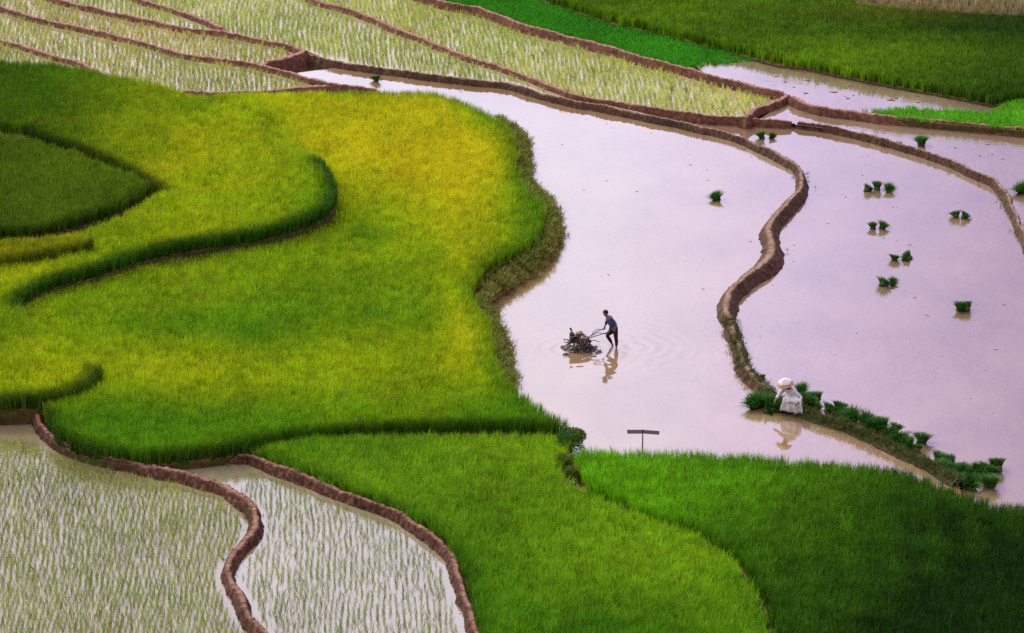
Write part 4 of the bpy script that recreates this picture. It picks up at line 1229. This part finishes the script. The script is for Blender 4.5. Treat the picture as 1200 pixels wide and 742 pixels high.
for k, (sh, el, wr, ha) in ARM.items():
    d_['sh' + k] = ('ubust', sh, .088); d_['el' + k] = ('sh' + k, el, .068); d_['cu' + k] = ('el' + k, tuple(a * .2 + b * .8 for a, b in zip(el, wr)), .052)
skin_mesh('shirt', *chain(d_), PALE, pc)
d_ = {'waist': (None, (.09, .09, .52), .15), 'pelvis': ('waist', (.12, .12, .38), .165)}
for k, (hp, kn, an, to) in LEG.items():
    d_['hip' + k] = ('pelvis', hp, .125); d_['kn' + k] = ('hip' + k, kn, .092); d_['ca' + k] = ('kn' + k, cr['ca' + k][1], .088); d_['cu' + k] = ('ca' + k, tuple(a * .2 + b * .8 for a, b in zip(cr['ca' + k][1], an)), .074)
skin_mesh('trousers', *chain(d_), LILAC, pc)
rows_ = [((-.13, -.10, .74), (.12, -.15, .72)), ((-.20, -.14, .68), (.17, -.26, .66)), ((-.33, -.19, .63), (.24, -.40, .60)), ((-.36, -.22, .48), (.27, -.46, .44)), ((-.40, -.22, .30), (.31, -.47, .26)), ((-.43, -.20, .17), (.34, -.44, .10))]
bm = bmesh.new(); fine = smooth([a + b for a, b in rows_], 5); grid_ = []
for r_ in fine:
    a, b = Vector(r_[:3]), Vector(r_[3:]); line_ = []
    for i in range(19):
        f = i / 18; p = a.lerp(b, f)
        low = max(0, .7 - p.z)
        p += Vector((-.45, -.8, 0)) * (.05 * math.sin(f * 21) * low + .05 * math.sin(f * 3.14) * (low < .2)) + Vector((0, 0, -.03 * math.sin(f * 3.14) * low))
        line_.append(bm.verts.new(p + Vector((.02 * mnoise.noise(p * 8), .02 * mnoise.noise(p * 8 + Vector((3, 0, 0))), .015 * mnoise.noise(p * 9)))))
    grid_.append(line_)
for j in range(len(grid_) - 1):
    for i in range(18): bm.faces.new((grid_[j][i], grid_[j + 1][i], grid_[j + 1][i + 1], grid_[j][i + 1]))
ap = bm_obj('apron', bm, PALE, pc)
ap.modifiers.new('thickness', 'SOLIDIFY').thickness = .01
pc.scale = (1.12, 1.12, 1.02)
bm = bmesh.new()
n = 36
prof = [(.275, -.01), (.265, .008), (.22, .05), (.16, .10), (.10, .15), (.03, .19), (.005, .20)]
rings = [[bm.verts.new((r_ * math.cos(i * 6.2832 / n), r_ * math.sin(i * 6.2832 / n), z_)) for i in range(n)] for r_, z_ in prof]
inner = [[bm.verts.new((r_ * .97 * math.cos(i * 6.2832 / n), r_ * .97 * math.sin(i * 6.2832 / n), z_ - .012)) for i in range(n)] for r_, z_ in prof]
for rr_, flip in ((rings, False), (inner, True)):
    for j in range(len(rr_) - 1):
        for i in range(n):
            q_ = (rr_[j][i], rr_[j][(i + 1) % n], rr_[j + 1][(i + 1) % n], rr_[j + 1][i]); bm.faces.new(q_[::-1] if flip else q_)
for i in range(n): bm.faces.new((inner[0][i], inner[0][(i + 1) % n], rings[0][(i + 1) % n], rings[0][i]))
for v in bm.verts: v.co.z += .018 * mnoise.noise(v.co * 5)
hat = bm_obj('hat', bm, STRAW, pc); hat.location = (-.265, -.105, 1.135); hat.rotation_euler = (R(14), R(-12), 0)
bm = bmesh.new()
prof = [(.215, .072), (.20, .088), (.17, .113), (.10, .165), (.04, .20), (.004, .212)]
rings = [[bm.verts.new((r_ * (1 + .05 * math.sin(i * .9)) * math.cos(i * 6.2832 / n), r_ * (1 + .05 * math.sin(i * .9)) * math.sin(i * 6.2832 / n), z_ + .008)) for i in range(n)] for r_, z_ in prof]
for j in range(len(rings) - 1):
    for i in range(n): bm.faces.new((rings[j][i], rings[j][(i + 1) % n], rings[j + 1][(i + 1) % n], rings[j + 1][i]))
bm_obj('hat_cover', bm, CLOTH, hat)
bm = bmesh.new()
bmesh.ops.create_uvsphere(bm, u_segments=20, v_segments=14, radius=.106, matrix=Matrix.Translation((-.235, -.08, 1.13)))
bmesh.ops.delete(bm, geom=[v for v in bm.verts if (v.co.x + v.co.y) < -.36 or v.co.z < 1.04], context='VERTS')
bm_obj('hair', bm, HAIR, pc)

# ------------------------------------------------------------------ sky and sun
SUN_EL, SUN_AZ = R(44), R(-28)     # azimuth from +Y towards +X: behind the fields, a little to the left
w = bpy.data.worlds.new('World'); scene.world = w; w.use_nodes = True
nt = w.node_tree
for n in list(nt.nodes): nt.nodes.remove(n)
out = N(nt, 'ShaderNodeOutputWorld'); bg = N(nt, 'ShaderNodeBackground'); bg.inputs['Strength'].default_value = 0.1
sky = N(nt, 'ShaderNodeTexSky', sky_type='NISHITA'); sky.sun_disc = False; sky.sun_elevation = SUN_EL; sky.sun_rotation = SUN_AZ
sky.dust_density = 3.0; sky.air_density = 1.0
tc = N(nt, 'ShaderNodeTexCoord').outputs['Generated']
sx = N(nt, 'ShaderNodeSeparateXYZ'); nt.links.new(tc, sx.inputs[0])
cl = noise_tex(nt, tc, 2.2, 6, .6, (1, 1, 2.2))
cloud = ramp(nt, cl, [(.30, (8.8, 8.7, 11.4)), (.70, (10.8, 10.6, 13.6))])
side = ramp(nt, sx.outputs['X'], [(0.0, (1, 1, 1)), (.03, (1, .985, 1)), (.08, (.80, .68, .86)), (.15, (.40, .30, .50))])
mlt = N(nt, 'ShaderNodeMix', data_type='RGBA', blend_type='MULTIPLY'); mlt.inputs['Factor'].default_value = 1
elv = ramp(nt, sx.outputs['Z'], [(0.0, (.8, .8, .84)), (.42, (.86, .86, .90)), (.62, (1.25, 1.22, 1.0)), (1.0, (1.85, 1.8, 1.2))])
ml0 = N(nt, 'ShaderNodeMix', data_type='RGBA', blend_type='MULTIPLY'); ml0.inputs['Factor'].default_value = 1
nt.links.new(cloud, ml0.inputs[6]); nt.links.new(elv, ml0.inputs[7])
nt.links.new(ml0.outputs[2], mlt.inputs[6]); nt.links.new(side, mlt.inputs[7])
mx = N(nt, 'ShaderNodeMix', data_type='RGBA'); mx.inputs['Factor'].default_value = .82
nt.links.new(sky.outputs[0], mx.inputs[6]); nt.links.new(mlt.outputs[2], mx.inputs[7])
nt.links.new(mx.outputs[2], bg.inputs['Color']); nt.links.new(bg.outputs[0], out.inputs['Surface'])
sun = bpy.data.objects.new('sun', bpy.data.lights.new('sun', 'SUN')); COL.objects.link(sun)
sun.data.energy = 1.5; sun.data.angle = R(12); sun.data.color = (1, .95, .86)
sdir = Vector((math.sin(SUN_AZ) * math.cos(SUN_EL), math.cos(SUN_AZ) * math.cos(SUN_EL), math.sin(SUN_EL)))
sun.rotation_euler = sdir.to_track_quat('Z', 'Y').to_euler(); sun.location = (0, 100, 80)

vs = scene.view_settings
vs.view_transform = 'Standard'; vs.look = 'None'; vs.exposure = 0.28; vs.gamma = 1.0; vs.use_curve_mapping = False
cy = scene.cycles
cy.max_bounces = 6; cy.diffuse_bounces = 3; cy.glossy_bounces = 3; cy.transmission_bounces = 3; cy.transparent_max_bounces = 4
cy.use_denoising = False
cy.caustics_reflective = False; cy.caustics_refractive = False
